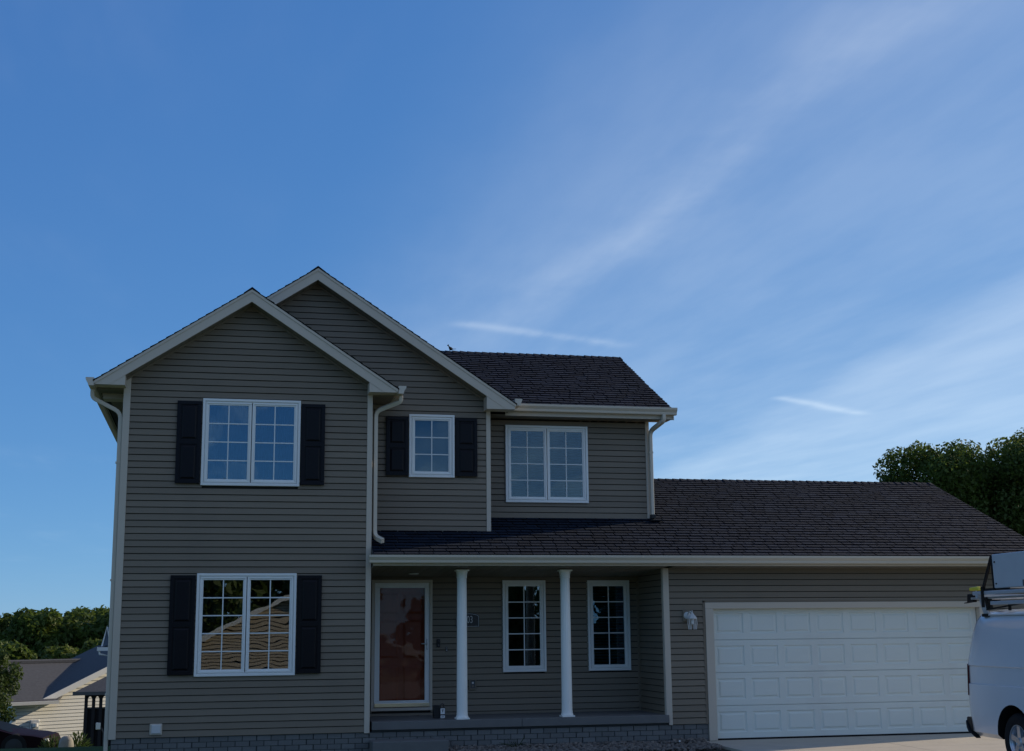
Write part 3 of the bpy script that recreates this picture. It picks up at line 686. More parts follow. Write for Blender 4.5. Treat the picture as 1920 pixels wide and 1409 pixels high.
for (a, e) in ((.09, .43), (.50, .84)):
    for (c, d) in ((.12, .70), (.82, 1.45), (1.55, 1.90)):
        def rp(b, a=a, e=e, c=c, d=d):
            xa, xb, za, zb = dx0 + .04 + a, dx0 + .04 + e, dz0 + c, dz0 + d; k = .04
            b.hexa([(xa, PY + .051, za), (xb, PY + .051, za), (xb, PY + .051, zb), (xa, PY + .051, zb), (xa + k, PY + .036, za + k), (xb - k, PY + .036, za + k), (xb - k, PY + .036, zb - k), (xa + k, PY + .036, zb - k)])
        one('raised_panel', 'door_red', rd, rp)

# garage door
PWD, PHT, PX0, PP = .497, .335, 4.267, .605
def gdoor(b):
    b.box(GDX0, GDX1, .108, .135, .02, 2.17)
    for i in range(4):
        z0, z1 = .022 + i * .5334, .022 + (i + 1) * .5334 - .008
        b.box(GDX0, GDX1, .085, .107, z0, z0 + .098); b.box(GDX0, GDX1, .085, .107, z0 + .098 + PHT, z1)
        xs = [GDX0] + [q for c in range(8) for q in (PX0 + c * PP, PX0 + c * PP + PWD)] + [GDX1]
        for c in range(9): b.box(xs[2 * c], xs[2 * c + 1], .085, .107, z0 + .098, z0 + .098 + PHT)
gd = part('garage_door', 'garage_paint', gdoor)
def gpan(b):
    w, h = .497, .335; k1, k2 = .020, .05
    o = [(0, 0), (w, 0), (w, h), (0, h)]
    def rg(k, y): return [(k, y, k), (w - k, y, k), (w - k, y, h - k), (k, y, h - k)]
    r0, r1, r2, r3 = rg(0, .0005), rg(.012, .013), rg(.034, .013), rg(.056, .001)
    for A, B in ((r0, r1), (r1, r2), (r2, r3)):
        for i in range(4): j = (i + 1) % 4; b.quad(A[i], A[j], B[j], B[i])
    b.quad(*r3)
gp0 = None
for i in range(4):
    for c in range(8):
        loc = (PX0 + c * PP, .085, .022 + i * .5334 + .098)
        if gp0 is None: gp0 = one('raised_panel', 'garage_paint', gd, gpan, fix=False); gp0.location = loc
        else: sub('raised_panel', gp0.data, gd, loc)
one('seal', 'rubber', gd, lambda b: b.box(GDX0, GDX1, .083, .13, -.004, .030))
part('garage_trim', 'trim', lambda b: (b.box(4.058, 4.200, -.034, .082, .005, 2.126), b.box(9.095, 9.24, -.034, .082, .005, 2.126), b.box(4.058, 9.24, -.034, .082, 2.128, 2.232)), bevel=.005)
part('garage_trim', 'siding', lambda b: (b.box(4.020, 4.056, -.022, .0, .27, 2.26), b.box(4.020, 9.27, -.022, .0, 2.234, 2.262)))

# foundation of brick-faced concrete, porch slab, step, columns
fnd = part('foundation', 'mortar', lambda b: b.box(-5.355, 4.055, .012, .2, -.9, .278))
part('side_foundation', 'brick', lambda b: b.box(-5.345, -5.2, .2, 6.9, -3, .278)); part('side_foundation', 'brick', lambda b: b.box(9.25, 10.2, .012, 7.4, -.9, .278))
bm_ = {}
for lay in range(5):
    z1 = .268 - lay * .0795; x = -5.35 - (.105 if lay % 2 else 0); i = 0
    while x < 4.05:
        w = .2045; a, e = max(x, -5.35), min(x + w, 4.05); x += .2125; i += 1
        if i % 4 == 2: x += .006
        if e - a < .03: continue
        key = round(e - a, 2)
        if key not in bm_: mb = MB(); mb.box(0, key, .0, .02, -.0712, 0); bm_[key] = mb.build('brick', 'brick', fnd, bevel=0); o = bm_[key]
        else: o = sub('brick', bm_[key].data, fnd)
        o.location = (a, random.uniform(-.0025, .002), z1 + random.uniform(-.001, .001))
part('porch_slab', 'concrete_slab', lambda b: (b.box(-1.465, .915, -.05, PY + .02, .305, .432), b.box(.921, 3.372, -.05, PY + .02, .305, .432)), bevel=.008)
part('porch_beam_ledge', 'mortar', lambda b: b.box(-1.46, 3.37, -.012, .1, .279, .304))
def column(x, y):
    z0, z1 = .434, 2.775
    def shaft(b):
        n = 64; rings = []
        for zz, r in ((z0 + .10, .086), (z0 + .5, .0845), (z0 + 1.2, .081), (z1 - .12, .076)):
            o = len(b.v); rings.append(o)
            for q in range(n):
                a = 2 * math.pi * q / n; rr = r * (1 - .045 * max(0, math.cos(a * 16)) ** 2); b.v.append((x + rr * math.cos(a), y + rr * math.sin(a), zz))
        for A, B in zip(rings[:-1], rings[1:]):
            for q in range(n): b.f.append((A + q, A + (q + 1) % n, B + (q + 1) % n, B + q)); b.mi.append(0)
    c = part('column', 'column_paint', shaft, smooth=True)
    one('base', 'column_paint', c, lambda b: (b.box(x - .105, x + .105, y - .105, y + .105, z0, z0 + .025), b.lathe([(.103, .025), (.099, .04), (.090, .065), (.087, .11)], (x, y, z0), 24)), bevel=.004)
    one('capital', 'column_paint', c, lambda b: (b.lathe([(.077, -.14), (.083, -.13), (.083, -.115), (.084, -.08), (.093, -.045), (.097, -.025)], (x, y, z1), 24), b.box(x - .104, x + .104, y - .104, y + .104, z1 - .025, z1)), bevel=.004)
column(-.025, .08); column(1.69, .08)
pl = part('ceiling_light', 'vinyl', lambda b: b.lathe([(.085, 0), (.085, -.012), (.06, -.018)], (-.71, .75, 2.745), 20))

st = one('concrete_step', 'concrete_slab', None, lambda b: b.box(-1.50, -.33, -.46, -.014, -.12, .165), bevel=.015)
tag(st, 'single weathered concrete step in front of the porch slab', 'step')

# ------------------------------------------------------------------ small things on the house
def lantern():
    x, z = 3.745, 2.0; t = empty('wall_lantern', (x, -.02, z)); tag(t, 'white wall lantern with open cage beside the garage door', 'lantern')
    one('mounting_block', 'siding', t, lambda b: b.box(-.085, .10, -.022, .01, -.075, .105), bevel=.012)
    one('back_plate', 'lamp_white', t, lambda b: b.lathe([(.06, 0), (.06, -.012), (.045, -.024), (.02, -.03)], (-.01, -.022, .02), 16, axis='y'), smooth=True)
    one('arm', 'lamp_white', t, lambda b: b.tube([(-.01, -.04, .02), (-.005, -.07, .065), (.01, -.11, .085), (.03, -.135, .065), (.035, -.14, .03)], .011, 8), smooth=True)
    one('cap', 'lamp_white', t, lambda b: b.lathe([(.006, .10), (.008, .075), (.018, .06), (.035, .035), (.07, -.005), (.082, -.025), (.080, -.035), (.02, -.03)], (.035, -.14, 0), 8))
    for i in range(6):
        a = math.pi / 6 + i * math.pi / 3; r0, r1 = .068, .06
        one('cage_rod', 'lamp_white', t, lambda b: b.tube([(.035 + r0 * math.cos(a), -.14 + r0 * math.sin(a), -.03), (.035 + (r0 + .008) * math.cos(a), -.14 + (r0 + .008) * math.sin(a), -.11), (.035 + r1 * math.cos(a), -.14 + r1 * math.sin(a), -.205)], .007, 6))
    one('bulb', 'frosted', t, lambda b: b.lathe([(.018, -.03), (.02, -.06), (.032, -.09), (.03, -.115), (.012, -.13)], (.035, -.14, 0), 12), smooth=True)
lantern()
def text_mesh(body, size, loc, parent, mname, name):
    cu = bpy.data.curves.new(name, 'FONT'); cu.body = body; cu.size = size; cu.extrude = .0015
    o = bpy.data.objects.new(name, cu); COL.objects.link(o); bpy.context.view_layer.update()
    dg = bpy.context.evaluated_depsgraph_get(); me = bpy.data.meshes.new_from_object(o.evaluated_get(dg)); bpy.data.objects.remove(o)
    me.materials.clear(); me.materials.append(MATS[mname]); r = bpy.data.objects.new(name, me); COL.objects.link(r)
    r.parent = parent; r.location = loc; r.rotation_euler = (math.pi / 2, 0, 0); return r
def plaque():
    t = empty('house_number_plaque', (.30, PY - .02, 1.985)); tag(t, 'black arched house number plaque half hidden behind a porch column', 'plaque')
    def poly(w, h, a): return [(-w, -h), (w, -h), (w, h - a)] + [(w * math.cos(q), h - a + a * math.sin(q) ** .9) for q in np.linspace(.12, math.pi - .12, 12)] + [(-w, h - a)]
    one('plate', 'plaque_black', t, lambda b: b.prism(poly(.197, .115, .05), -.012, .004))
    def bd(b):
        P = poly(.190, .108, .05); Q = poly(.184, .102, .05); n = len(P)
        for i in range(n): j = (i + 1) % n; b.quad((P[i][0], -.0135, P[i][1]), (P[j][0], -.0135, P[j][1]), (Q[j][0], -.0135, Q[j][1]), (Q[i][0], -.0135, Q[i][1]))
    one('border', 'plaque_ink', t, bd, fix=False)
    d = text_mesh('03', .135, (-.02, -.014, -.048), t, 'plaque_ink', 'digits'); d.scale = (.82, 1.25, 1)
    text_mesh('street', .042, (.0, -.014, -.088), t, 'plaque_faint', 'lettering')
plaque()
t = empty('doorbell_camera', (-.203, PY - .02, 1.606)); tag(t, 'slim black doorbell camera beside the storm door', 'doorbell')
one('case', 'black_plastic', t, lambda b: b.box(-.030, .030, -.026, .006, -.066, .066), bevel=.008)
one('lens', 'dark_metal', t, lambda b: b.lathe([(.018, 0), (.018, -.004), (.010, -.006)], (0, -.026, .035), 12, axis='y'))
one('button', 'dark_grey_plastic', t, lambda b: b.lathe([(.016, 0), (.015, -.004)], (0, -.026, -.035), 12, axis='y'))
t = empty('doorbell_button', (-.062, PY - .02, 1.505)); tag(t, 'tiny pale doorbell button on the porch wall', 'doorbell')
one('plate', 'dark_grey_plastic', t, lambda b: b.box(-.016, .016, -.010, .004, -.04, .04), bevel=.004)
one('button', 'lamp_white', t, lambda b: b.lathe([(.009, 0), (.008, -.006)], (0, -.010, -.018), 10, axis='y')); one('button', 'lamp_white', t, lambda b: b.lathe([(.006, 0), (.005, -.006)], (0, -.010, .02), 10, axis='y'))
t = empty('porch_outlet', (.380, PY - .02, .92)); tag(t, 'grey covered electric outlet low on the porch wall', 'outlet')
one('block', 'siding', t, lambda b: b.ring(-.062, .062, -.088, .088, .022, -.03, .012), bevel=.004)
one('cover', 'dark_grey_plastic', t, lambda b: b.box(-.040, .040, -.018, .006, -.066, .066), bevel=.005)
one('socket', 'lamp_white', t, lambda b: (b.box(-.012, .018, -.021, -.017, .01, .04),)); one('socket', 'siding', t, lambda b: (b.box(-.012, .018, -.021, -.017, -.045, -.015),))
t = empty('vent_cover', (-4.708, -.02, .397)); tag(t, 'pale square cover plate low on the left siding', 'cover')
one('flange', 'trim', t, lambda b: b.box(-.092, .092, -.018, .006, -.083, .083), bevel=.012)
one('lid', 'lamp_white', t, lambda b: b.box(-.065, .070, -.030, -.016, -.060, .068), bevel=.010)
MATS['lamp_white'].node_tree.nodes  # (shared white)
t = empty('lock_box', (-.33, .45, .434)); tag(t, 'black box with a white tagged padlock box on the porch floor', 'lockbox')
one('case', 'black_plastic', t, lambda b: b.box(-.10, .0, -.06, .06, 0, .205), bevel=.006)
one('key_safe', 'dark_metal', t, lambda b: b.box(.004, .090, -.05, .04, 0, .165), bevel=.006)
one('shackle', 'dark_metal', t, lambda b: b.tube([(.02, -.01, .163)] + [(.047 - .027 * math.cos(q), -.01, .195 + .03 * math.sin(q)) for q in np.linspace(0, math.pi, 9)] + [(.074, -.01, .163)], .007, 8), smooth=True)
one('tag', 'paper', t, lambda b: (b.box(.012, .082, -.053, -.0505, .065, .155),)); one('tag', 'paper', t, lambda b: b.box(.012, .082, -.053, -.0505, .005, .045))
one('tag_print', 'black_plastic', t, lambda b: (b.box(.042, .052, -.0545, -.0532, .095, .135), b.box(.025, .07, -.0545, -.0532, .128, .137), b.box(.025, .065, -.0545, -.0532, .02, .028)))

# bird on the ridge
bp = on_plane(843, 660.5, (0, UR, uz(UR)), (0, 1, 0))
t = empty('bird', (bp[0], UR, uz(UR) + .018)); tag(t, 'small dark bird perched on the upper roof ridge', 'bird')
def bird(b):
    ax = [(-.062, .108, .004), (-.050, .112, .012), (-.036, .116, .019), (-.024, .108, .021), (-.020, .088, .022), (-.012, .070, .030), (.012, .052, .036), (.045, .045, .032), (.070, .042, .020), (.085, .042, .012), (.125, .044, .010), (.165, .047, .009)]
    n = 10; o = len(b.v)
    for i, (x, z, r) in enumerate(ax):
        fl = .45 if i >= 9 else 1.0
        for q in range(n):
            a = 2 * math.pi * q / n; b.v.append((x * .8, r * math.cos(a) * (1.2 if i >= 9 else .9), z + r * fl * math.sin(a)))
    for i in range(len(ax) - 1):
        for q in range(n): A = o + i * n + q; B = o + i * n + (q + 1) % n; b.f.append((A, B, B + n, A + n)); b.mi.append(0)
    b.f.append(tuple(o + q for q in range(n))); b.f.append(tuple(o + (len(ax) - 1) * n + q for q in range(n))); b.mi += [0, 0]
one('body', 'bird', t, bird, smooth=True)
for yy in (-.012, .012): one('leg', 'bird', t, lambda b: b.tube([(.0, yy, .03), (.004, yy, .0), (-.012, yy, -.004)], .003, 5))

# gravel bed and weed
def gravel():
    b = MB(); tn = []
    for _ in range(2600):
        x = random.uniform(-.30, 3.93); y = -random.random() ** 1.2 * 1.15 - .01; r = random.uniform(.016, .045)
        z = -.045 + .05 * random.random() + (.02 if y > -.25 else 0) + (.03 if x > 3.4 and y > -.3 else 0)
        o = len(b.v); n = 6; h = r * random.uniform(.5, .9); a0 = random.random() * 6; tl = random.uniform(-.3, .3)
        for (k, zz) in ((.75, -.6), (1.0, .0), (.62, .75)):
            for q in range(n):
                a = a0 + 2 * math.pi * q / n; rr = r * k * random.uniform(.8, 1.15); b.v.append((x + rr * math.cos(a), y + rr * math.sin(a) * .85, z + h * zz + rr * math.cos(a) * tl))
        for i in range(2):
            for q in range(n): A = o + i * n + q; B = o + i * n + (q + 1) % n; b.f.append((A, B, B + n, A + n)); b.mi.append(0)
        b.f.append(tuple(o + 2 * n + q for q in range(n))); b.mi.append(0); tn += [random.random()] * (2 * n + 1)
    tag(b.build('gravel', 'gravel', tone=tn, fix=False), 'bed of mixed brown and grey river stones along the foundation', 'gravel', kind='stuff')
gravel()
tag(one('gravel_bed', 'soil', None, lambda b: b.box(-.33, 3.945, -1.25, .01, -.3, -.048)), kind='structure')
def weed():
    px = on_y(965, 1400, -.12); t = empty('weed', (px[0], -.12, -.02)); tag(t, 'low scraggly weed growing in the stones by the foundation', 'weed')
    def st(b):
        for i in range(9):
            a = random.uniform(-.4, 3.5); l = random.uniform(.12, .30); b.tube([(0, 0, 0), (l * .5 * math.cos(a), -.04, l * .25), (l * math.cos(a), -.03, .04 + l * .2 + (.10 if i == 0 else 0))], [.005, .004, .002], 5)
        b.tube([(0, 0, 0), (.07, -.02, .05), (.14, -.02, .15), (.16, -.02, .18)], [.006, .006, .005, .004], 5)
    one('stem', 'weed', t, st)
    def lv(b):
        for i in range(170):
            a = random.uniform(0, 6.28); l = random.uniform(.0, .30); x, y, z = l * math.cos(a), -.05 + .08 * random.uniform(-1, 1), .02 + random.random() * .07
            s = random.uniform(.012, .03); d = Vector((random.uniform(-1, 1), random.uniform(-1, .3), random.uniform(-.2, .8))).normalized(); e = d.cross(Vector((.3, .2, 1))).normalized() * s * .4
            p = Vector((x, y, z)); b.quad(p, p + d * s * .5 + e, p + d * s, p + d * s * .5 - e)
    tag(one('leaf', 'weed', t, lv, fix=False), kind='stuff')
weed()
t = empty('garden_stake', (3.44, -.32, -.05)); tag(t, 'tiny white headed stake standing in the stones near the garage', 'stake')
one('rod', 'steel', t, lambda b: b.tube([(0, 0, -.05), (.012, 0, .0), (.0, 0, .075)], .004, 6)); one('head', 'paper', t, lambda b: b.lathe([(.003, -.012), (.014, -.006), (.015, .004), (.008, .014)], (0, 0, .085), 10), smooth=True)

# ------------------------------------------------------------------ the van
def van():
    ang = R_(3.0)
    RX, RY = 6.34, -4.03                # rear right corner on the ground plan
    gz0 = -.04
    V = empty('van', (RX, RY, gz0), 0.0)
    tag(V, 'white work van with roof rack and ladder parked before the garage door', 'van')
    # local frame: +l runs forward (towards the street), +w runs from the visible side across the body
    f = np.array([math.sin(-ang), -math.cos(ang)]); wv = np.array([math.cos(ang), math.sin(-ang) * 1.0])
    def P(l, w, z): return (f[0] * l + wv[0] * w, f[1] * l + wv[1] * w, z)
    Lg, Wd = 5.65, 2.0
    # half section: (inset from the side, height); tumblehome above the belt line
    sec = [(.10, .36), (.03, .42), (.012, .60), (.0, .80), (.004, 1.04), (.006, 1.06), (.024, 1.068), (.026, 1.29), (.028, 1.30), (.012, 1.312), (.020, 1.36), (.055, 1.55), (.10, 1.78), (.145, 1.92), (.21, 2.00), (.32, 2.045), (.60, 2.075)]
    stations = [(0, .15, .0), (.015, .085, 0), (.06, .04, 0), (.16, .012, 0), (.4, 0, 0), (.8, 0, 0), (1.25, 0, 0), (1.7, 0, 0), (2.3, 0, 0), (3.0, 0, 0), (3.6, 0, 0), (4.1, .0, 1), (4.35, .01, 1), (4.6, .02, 1), (5.0, .05, 1), (5.4, .12, 1), (5.62, .25, 1)]
    b = MB(); rings = []
    for (l, ins, fr) in stations:
        pts = []
        for (s_, z) in sec:
            zz = z; i2 = ins
            top = 2.075
            if fr:
                lim = {4.1: 2.06, 4.35: 1.86, 4.6: 1.55, 5.0: 1.17, 5.4: 1.06, 5.62: .92}[l]
                zz = min(z, .36 + (z - .36) * (lim - .36) / (top - .36))
            # the tail leans forward towards the roof
            ll = l + (max(0, zz - 1.15) ** 2 * .16 if l < .5 else 0) + (max(0, .8 - zz) * .03 if l < .5 else 0)
            pts.append((ll, s_ + i2, zz))
        full = pts + [(a, Wd - s, z) for (a, s, z) in reversed(pts)]
        rings.append(len(b.v)); b.v += [P(*q) for q in full]
    n = len(sec) * 2
    for A, B in zip(rings[:-1], rings[1:]):
        for q in range(n): r = (q + 1) % n; b.f.append((A + q, A + r, B + r, B + q)); b.mi.append(0)
    b.f.append(tuple(rings[0] + q for q in range(n))); b.f.append(tuple(rings[-1] + q for q in reversed(range(n)))); b.mi += [0, 0]
    body = b.build('body', ['van_paint', 'van_black'], V, smooth=True)
    WL, WF, WZ, WR = 1.26, 4.62, .36, .365
    cutters = []
    for l in (WL, WF):
        for w in (0, Wd):
            c = MB(); pr = []
            for q in range(36):
                a = 2 * math.pi * q / 36; rr = .455
                pr.append((l + rr * math.cos(a) * 1.02, WZ + .015 + rr * math.sin(a)))
            w0, w1 = (-.2, .30) if w == 0 else (Wd - .30, Wd + .2)
            o = len(c.v); c.v += [P(x, w0, z) for x, z in pr] + [P(x, w1, z) for x, z in pr]
            c.f.append(tuple(range(36))); c.f.append(tuple(range(71, 35, -1))); c.mi += [1, 1]
            for q in range(36): r = (q + 1) % 36; c.f.append((q, r, 36 + r, 36 + q)); c.mi.append(1)
            cutters.append(c.build('cutter', ['van_paint', 'van_black'], V))
    bpy.context.view_layer.update()
    for c in cutters:
        md = body.modifiers.new('cut', 'BOOLEAN'); md.operation = 'DIFFERENCE'; md.object = c; md.solver = 'EXACT'
    dg = bpy.context.evaluated_depsgraph_get(); me = bpy.data.meshes.new_from_object(body.evaluated_get(dg))
    body.modifiers.clear(); body.data = me
    for c in cutters: bpy.data.objects.remove(c)
    me.polygons.foreach_set('use_smooth', [True] * len(me.polygons)); me.set_sharp_from_angle(angle=R_(32))
    # wheels
    for l in (WL, WF):
        for w, sg in ((.05, 1), (Wd - .05, -1)):
            ax = np.array([wv[0] * sg, wv[1] * sg]); cx, cy, cz = P(l, w, WZ)
            def wheel_pt(r, d, a): return (cx + ax[0] * d + f[0] * r * math.cos(a), cy + ax[1] * d + f[1] * r * math.cos(a), cz + r * math.sin(a))
            def rev(b, prof, n=40):
                o = len(b.v)
                for (r, d) in prof:
                    for q in range(n): b.v.append(wheel_pt(r, d, 2 * math.pi * q / n))
                for i in range(len(prof) - 1):
                    for q in range(n): A = o + i * n + q; B = o + i * n + (q + 1) % n; b.f.append((A, B, B + n, A + n)); b.mi.append(0)
            wh = one('wheel', 'tyre', V, lambda b: rev(b, [(.20, .012), (.225, .0), (.30, -.012), (.345, .005), (WR, .035), (WR, .19), (.34, .22), (.20, .21)]), smooth=True)
            one('rim', 'alloy', wh, lambda b: (rev(b, [(.222, .004), (.212, .000), (.200, .014), (.185, .09)]), rev(b, [(.19, .075), (.001, .08)])), smooth=True)
            def spokes(b):
                for k in range(5):
                    a = 2 * math.pi * k / 5 + .3
                    for (r0, r1, h0, h1, da) in ((.05, .205, .055, .032, .0),):
                        d0, d1 = .02, .06
                        pts = []
                        for (r, h) in ((r0, .045), (r1, .036)):
                            for sgn in (-1, 1): pts.append((r, a + sgn * h / r))
                        (ra, a1), (rb, a2), (rc, a3), (rd2, a4) = pts
                        b.hexa([wheel_pt(ra, d1, a1), wheel_pt(rc, d1, a3), wheel_pt(rd2, d1, a4), wheel_pt(rb, d1, a2), wheel_pt(ra, d0, a1), wheel_pt(rc, d0 - .008, a3), wheel_pt(rd2, d0 - .008, a4), wheel_pt(rb, d0, a2)])
                rev(b, [(.06, .06), (.058, .012), (.035, .004), (.001, .004)], 20)
            one('hub', 'alloy', wh, spokes, bevel=.004)
    # trims
    one('rear_bumper', 'van_black', V, lambda b: (b.hexa([P(-.16, .10, .43), P(.05, .06, .40), P(.05, Wd - .06, .40), P(-.16, Wd - .10, .43), P(-.17, .10, .60), P(.05, .06, .60), P(.05, Wd - .06, .60), P(-.17, Wd - .10, .60)]),
                                                  b.hexa([P(-.155, .08, .44), P(.20, .022, .33), P(.20, .12, .33), P(-.155, .18, .44), P(-.17, .08, .56), P(.05, .025, .40), P(.05, .12, .40), P(-.17, .18, .56)])), bevel=.02)
    for w0, w1 in ((.03, .13), (Wd - .13, Wd - .03)):
        one('tail_light', 'red_lens', V, lambda b: b.hexa([P(-.02, w0 + .05, .90), P(.06, w0 - .005 if w0 < 1 else w0, .90), P(.06, w1, .90), P(-.02, w1, .90), P(.012, w0 + .045, 1.33), P(.075, w0 + .005, 1.33), P(.09, w1, 1.33), P(.012, w1, 1.33)]), bevel=.01)
    one('rear_door_seam', 'van_black', V, lambda b: b.box(*sorted((P(-.004, 1.0, 0)[0] - .006, P(-.004, 1.0, 0)[0] + .006)), P(-.004, 1, 0)[1] - .01, P(-.004, 1, 0)[1] + .012, .62, 1.55))
    one('side_marker', 'van_black', V, lambda b: b.hexa([P(1.74, -.006, 1.145), P(1.84, -.006, 1.145), P(1.84, .03, 1.145), P(1.74, .03, 1.145), P(1.74, -.004, 1.185), P(1.84, -.004, 1.185), P(1.84, .03, 1.185), P(1.74, .03, 1.185)]), bevel=.004)
    one('door_gap', 'van_black', V, lambda b: [b.hexa([P(l, -.002 + i0, z0), P(l + .008, -.002 + i0, z0), P(l + .008, .03 + i0, z0), P(l, .03 + i0, z0), P(l, -.002 + i1, z1), P(l + .008, -.002 + i1, z1), P(l + .008, .03 + i1, z1), P(l, .03 + i1, z1)]) for l in (1.95, 3.15) for (z0, i0, z1, i1) in ((.46, .022, .80, .0), (.80, .0, 1.05, .004), (1.07, .024, 1.29, .026), (1.31, .014, 1.55, .055), (1.55, .055, 1.78, .10))])
    one('windscreen', 'car_glass', V, lambda b: b.quad(P(4.14, .22, 2.0), P(4.14, Wd - .22, 2.0), P(4.78, Wd - .14, 1.39), P(4.78, .14, 1.39)), fix=False)
    one('drip_rail', 'van_paint', V, lambda b: b.hexa([P(.32, .165, 1.985), P(4.0, .165, 1.985), P(4.0, .20, 1.985), P(.32, .20, 1.985), P(.32, .165, 2.005), P(4.0, .165, 2.005), P(4.0, .20, 2.005), P(.32, .20, 2.005)]), bevel=.004)
    one('headlight', 'frosted', V, lambda b: b.hexa([P(5.30, .10, .80), P(5.60, .26, .80), P(5.60, .5, .80), P(5.30, .5, .80), P(5.26, .12, .95), P(5.56, .28, .95), P(5.56, .5, .95), P(5.26, .5, .95)]), bevel=.01)
    one('headlight', 'frosted', V, lambda b: b.hexa([P(5.30, Wd - .10, .80), P(5.60, Wd - .26, .80), P(5.60, Wd - .5, .80), P(5.30, Wd - .5, .80), P(5.26, Wd - .12, .95), P(5.56, Wd - .28, .95), P(5.56, Wd - .5, .95), P(5.26, Wd - .5, .95)]), bevel=.01)
    # roof rack
    def bar(b, p, q, w=.04, h=.04): b.tube([P(*p), P(*q)], .02, sq=(w, h))
    rk = empty('roof_rack'); rk.parent = V
    RZ = 2.075
    for l in (.42, 1.75, 3.2):
        one('rack_foot', 'rack_grey', rk, lambda b: (b.hexa([P(l - .02, .17, 1.99), P(l + .10, .17, 1.99), P(l + .10, .19, 1.99), P(l - .02, .19, 1.99), P(l - .06, .13, RZ + .15), P(l + .06, .13, RZ + .15), P(l + .06, .16, RZ + .15), P(l - .06, .16, RZ + .15)]),
                                                  b.hexa([P(l - .02, Wd - .19, 1.99), P(l + .10, Wd - .19, 1.99), P(l + .10, Wd - .17, 1.99), P(l - .02, Wd - .17, 1.99), P(l - .06, Wd - .16, RZ + .15), P(l + .06, Wd - .16, RZ + .15), P(l + .06, Wd - .13, RZ + .15), P(l - .06, Wd - .13, RZ + .15)])))
        one('cross_bar', 'rack_grey', rk, lambda b: bar(b, (l, .06, RZ + .17), (l, Wd - .06, RZ + .17), .05, .05), bevel=.008)
        one('clamp', 'van_black', rk, lambda b: (b.hexa([P(l - .05, .15, 1.97), P(l + .10, .15, 1.97), P(l + .10, .22, 1.97), P(l - .05, .22, 1.97), P(l - .05, .15, 2.012), P(l + .10, .15, 2.012), P(l + .10, .22, 2.012), P(l - .05, .22, 2.012)]),
                                               b.hexa([P(l + .10, .14, RZ + .0), P(l + .20, .14, RZ + .0), P(l + .20, .20, RZ + .0), P(l + .10, .20, RZ + .0), P(l + .10, .12, RZ + .16), P(l + .17, .12, RZ + .16), P(l + .17, .20, RZ + .16), P(l + .10, .20, RZ + .16)])), bevel=.008)
    one('side_rail', 'rack_grey', rk, lambda b: (bar(b, (.30, .10, RZ + .215), (3.6, .10, RZ + .215), .05, .06), bar(b, (.72, .12, RZ + .075), (3.6, .12, RZ + .075), .05, .05)), bevel=.01)
    one('side_rail', 'rack_grey', rk, lambda b: bar(b, (.30, Wd - .10, RZ + .215), (3.6, Wd - .10, RZ + .215), .05, .06), bevel=.01)
    one('brace', 'van_black', rk, lambda b: (bar(b, (.55, .14, RZ - .01), (1.5, .14, RZ + .06), .02, .03), bar(b, (1.15, .14, RZ - .03), (1.15, .14, RZ + .08), .03, .03)))
    # ladder lashed on the rack
    ld = empty('ladder', P(0, 0, 0)); ld.location = V.location; tag(ld, 'long aluminium ladder lashed on the roof rack of the white van', 'ladder')
    for w in (.14, .50):
        one('rail', 'steel', ld, lambda b: bar(b, (.12, w + .04, RZ + .15), (4.6, w + .04, RZ + .15), .03, .085), bevel=.004)
    for i in range(14): one('rung', 'steel', ld, lambda b: b.tube([P(.25 + i * .31, .20, RZ + .15), P(.25 + i * .31, .52, RZ + .15)], .016, 8))
    for w in (.18, .54): one('foot', 'van_black', ld, lambda b: (b.hexa([P(-.02, w - .03, RZ + .10), P(.16, w - .03, RZ + .10), P(.16, w + .03, RZ + .10), P(-.02, w + .03, RZ + .10), P(.0, w - .03, RZ + .215), P(.16, w - .03, RZ + .215), P(.16, w + .03, RZ + .215), P(.0, w + .03, RZ + .215)]), b.hexa([P(-.12, w - .025, RZ + .085), P(.16, w - .025, RZ + .105), P(.16, w + .025, RZ + .105), P(-.12, w + .025, RZ + .085), P(-.12, w - .025, RZ + .098), P(.16, w - .025, RZ + .125), P(.16, w + .025, RZ + .125), P(-.12, w + .025, RZ + .098)])), bevel=.01)
    yl = empty('rack_handle'); yl.location = V.location; tag(yl, 'bright yellow lever clip on the rear end of the van ladder', 'clip')
    one('grip', 'yellow', yl, lambda b: b.hexa([P(.16, .10, RZ + .255), P(.42, .10, RZ + .255), P(.42, .16, RZ + .255), P(.16, .16, RZ + .255), P(.16, .10, RZ + .30), P(.38, .10, RZ + .31), P(.38, .16, RZ + .31), P(.16, .16, RZ + .30)]), bevel=.012)
    one('post', 'steel', yl, lambda b: b.tube([P(.30, .13, RZ + .19), P(.30, .13, RZ + .26)], .008, 6))
    # grey cabinet carried above the ladder
    bx = empty('rooftop_cabinet'); bx.location = V.location; tag(bx, 'large grey metal cabinet strapped on top of the van rack', 'cabinet')
    one('case', 'box_grey', bx, lambda b: b.hexa([P(.86, .10, RZ + .27), P(2.6, .10, RZ + .27), P(2.6, .62, RZ + .27), P(.86, .62, RZ + .27), P(.84, .10, RZ + .725), P(2.6, .10, RZ + .725), P(2.6, .62, RZ + .725), P(.84, .62, RZ + .725)]), bevel=.012)
    one('edge', 'van_black', bx, lambda b: b.hexa([P(.83, .095, RZ + .25), P(.862, .095, RZ + .25), P(.862, .62, RZ + .25), P(.83, .62, RZ + .25), P(.81, .095, RZ + .72), P(.842, .095, RZ + .72), P(.842, .62, RZ + .72), P(.81, .62, RZ + .72)]))
    for l, z in ((.93, .33), (.92, .62), (2.5, .33), (2.5, .62)):
        one('bolt', 'van_black', bx, lambda b: b.tube([P(l, .085, RZ + z), P(l, .105, RZ + z)], .010, 8))
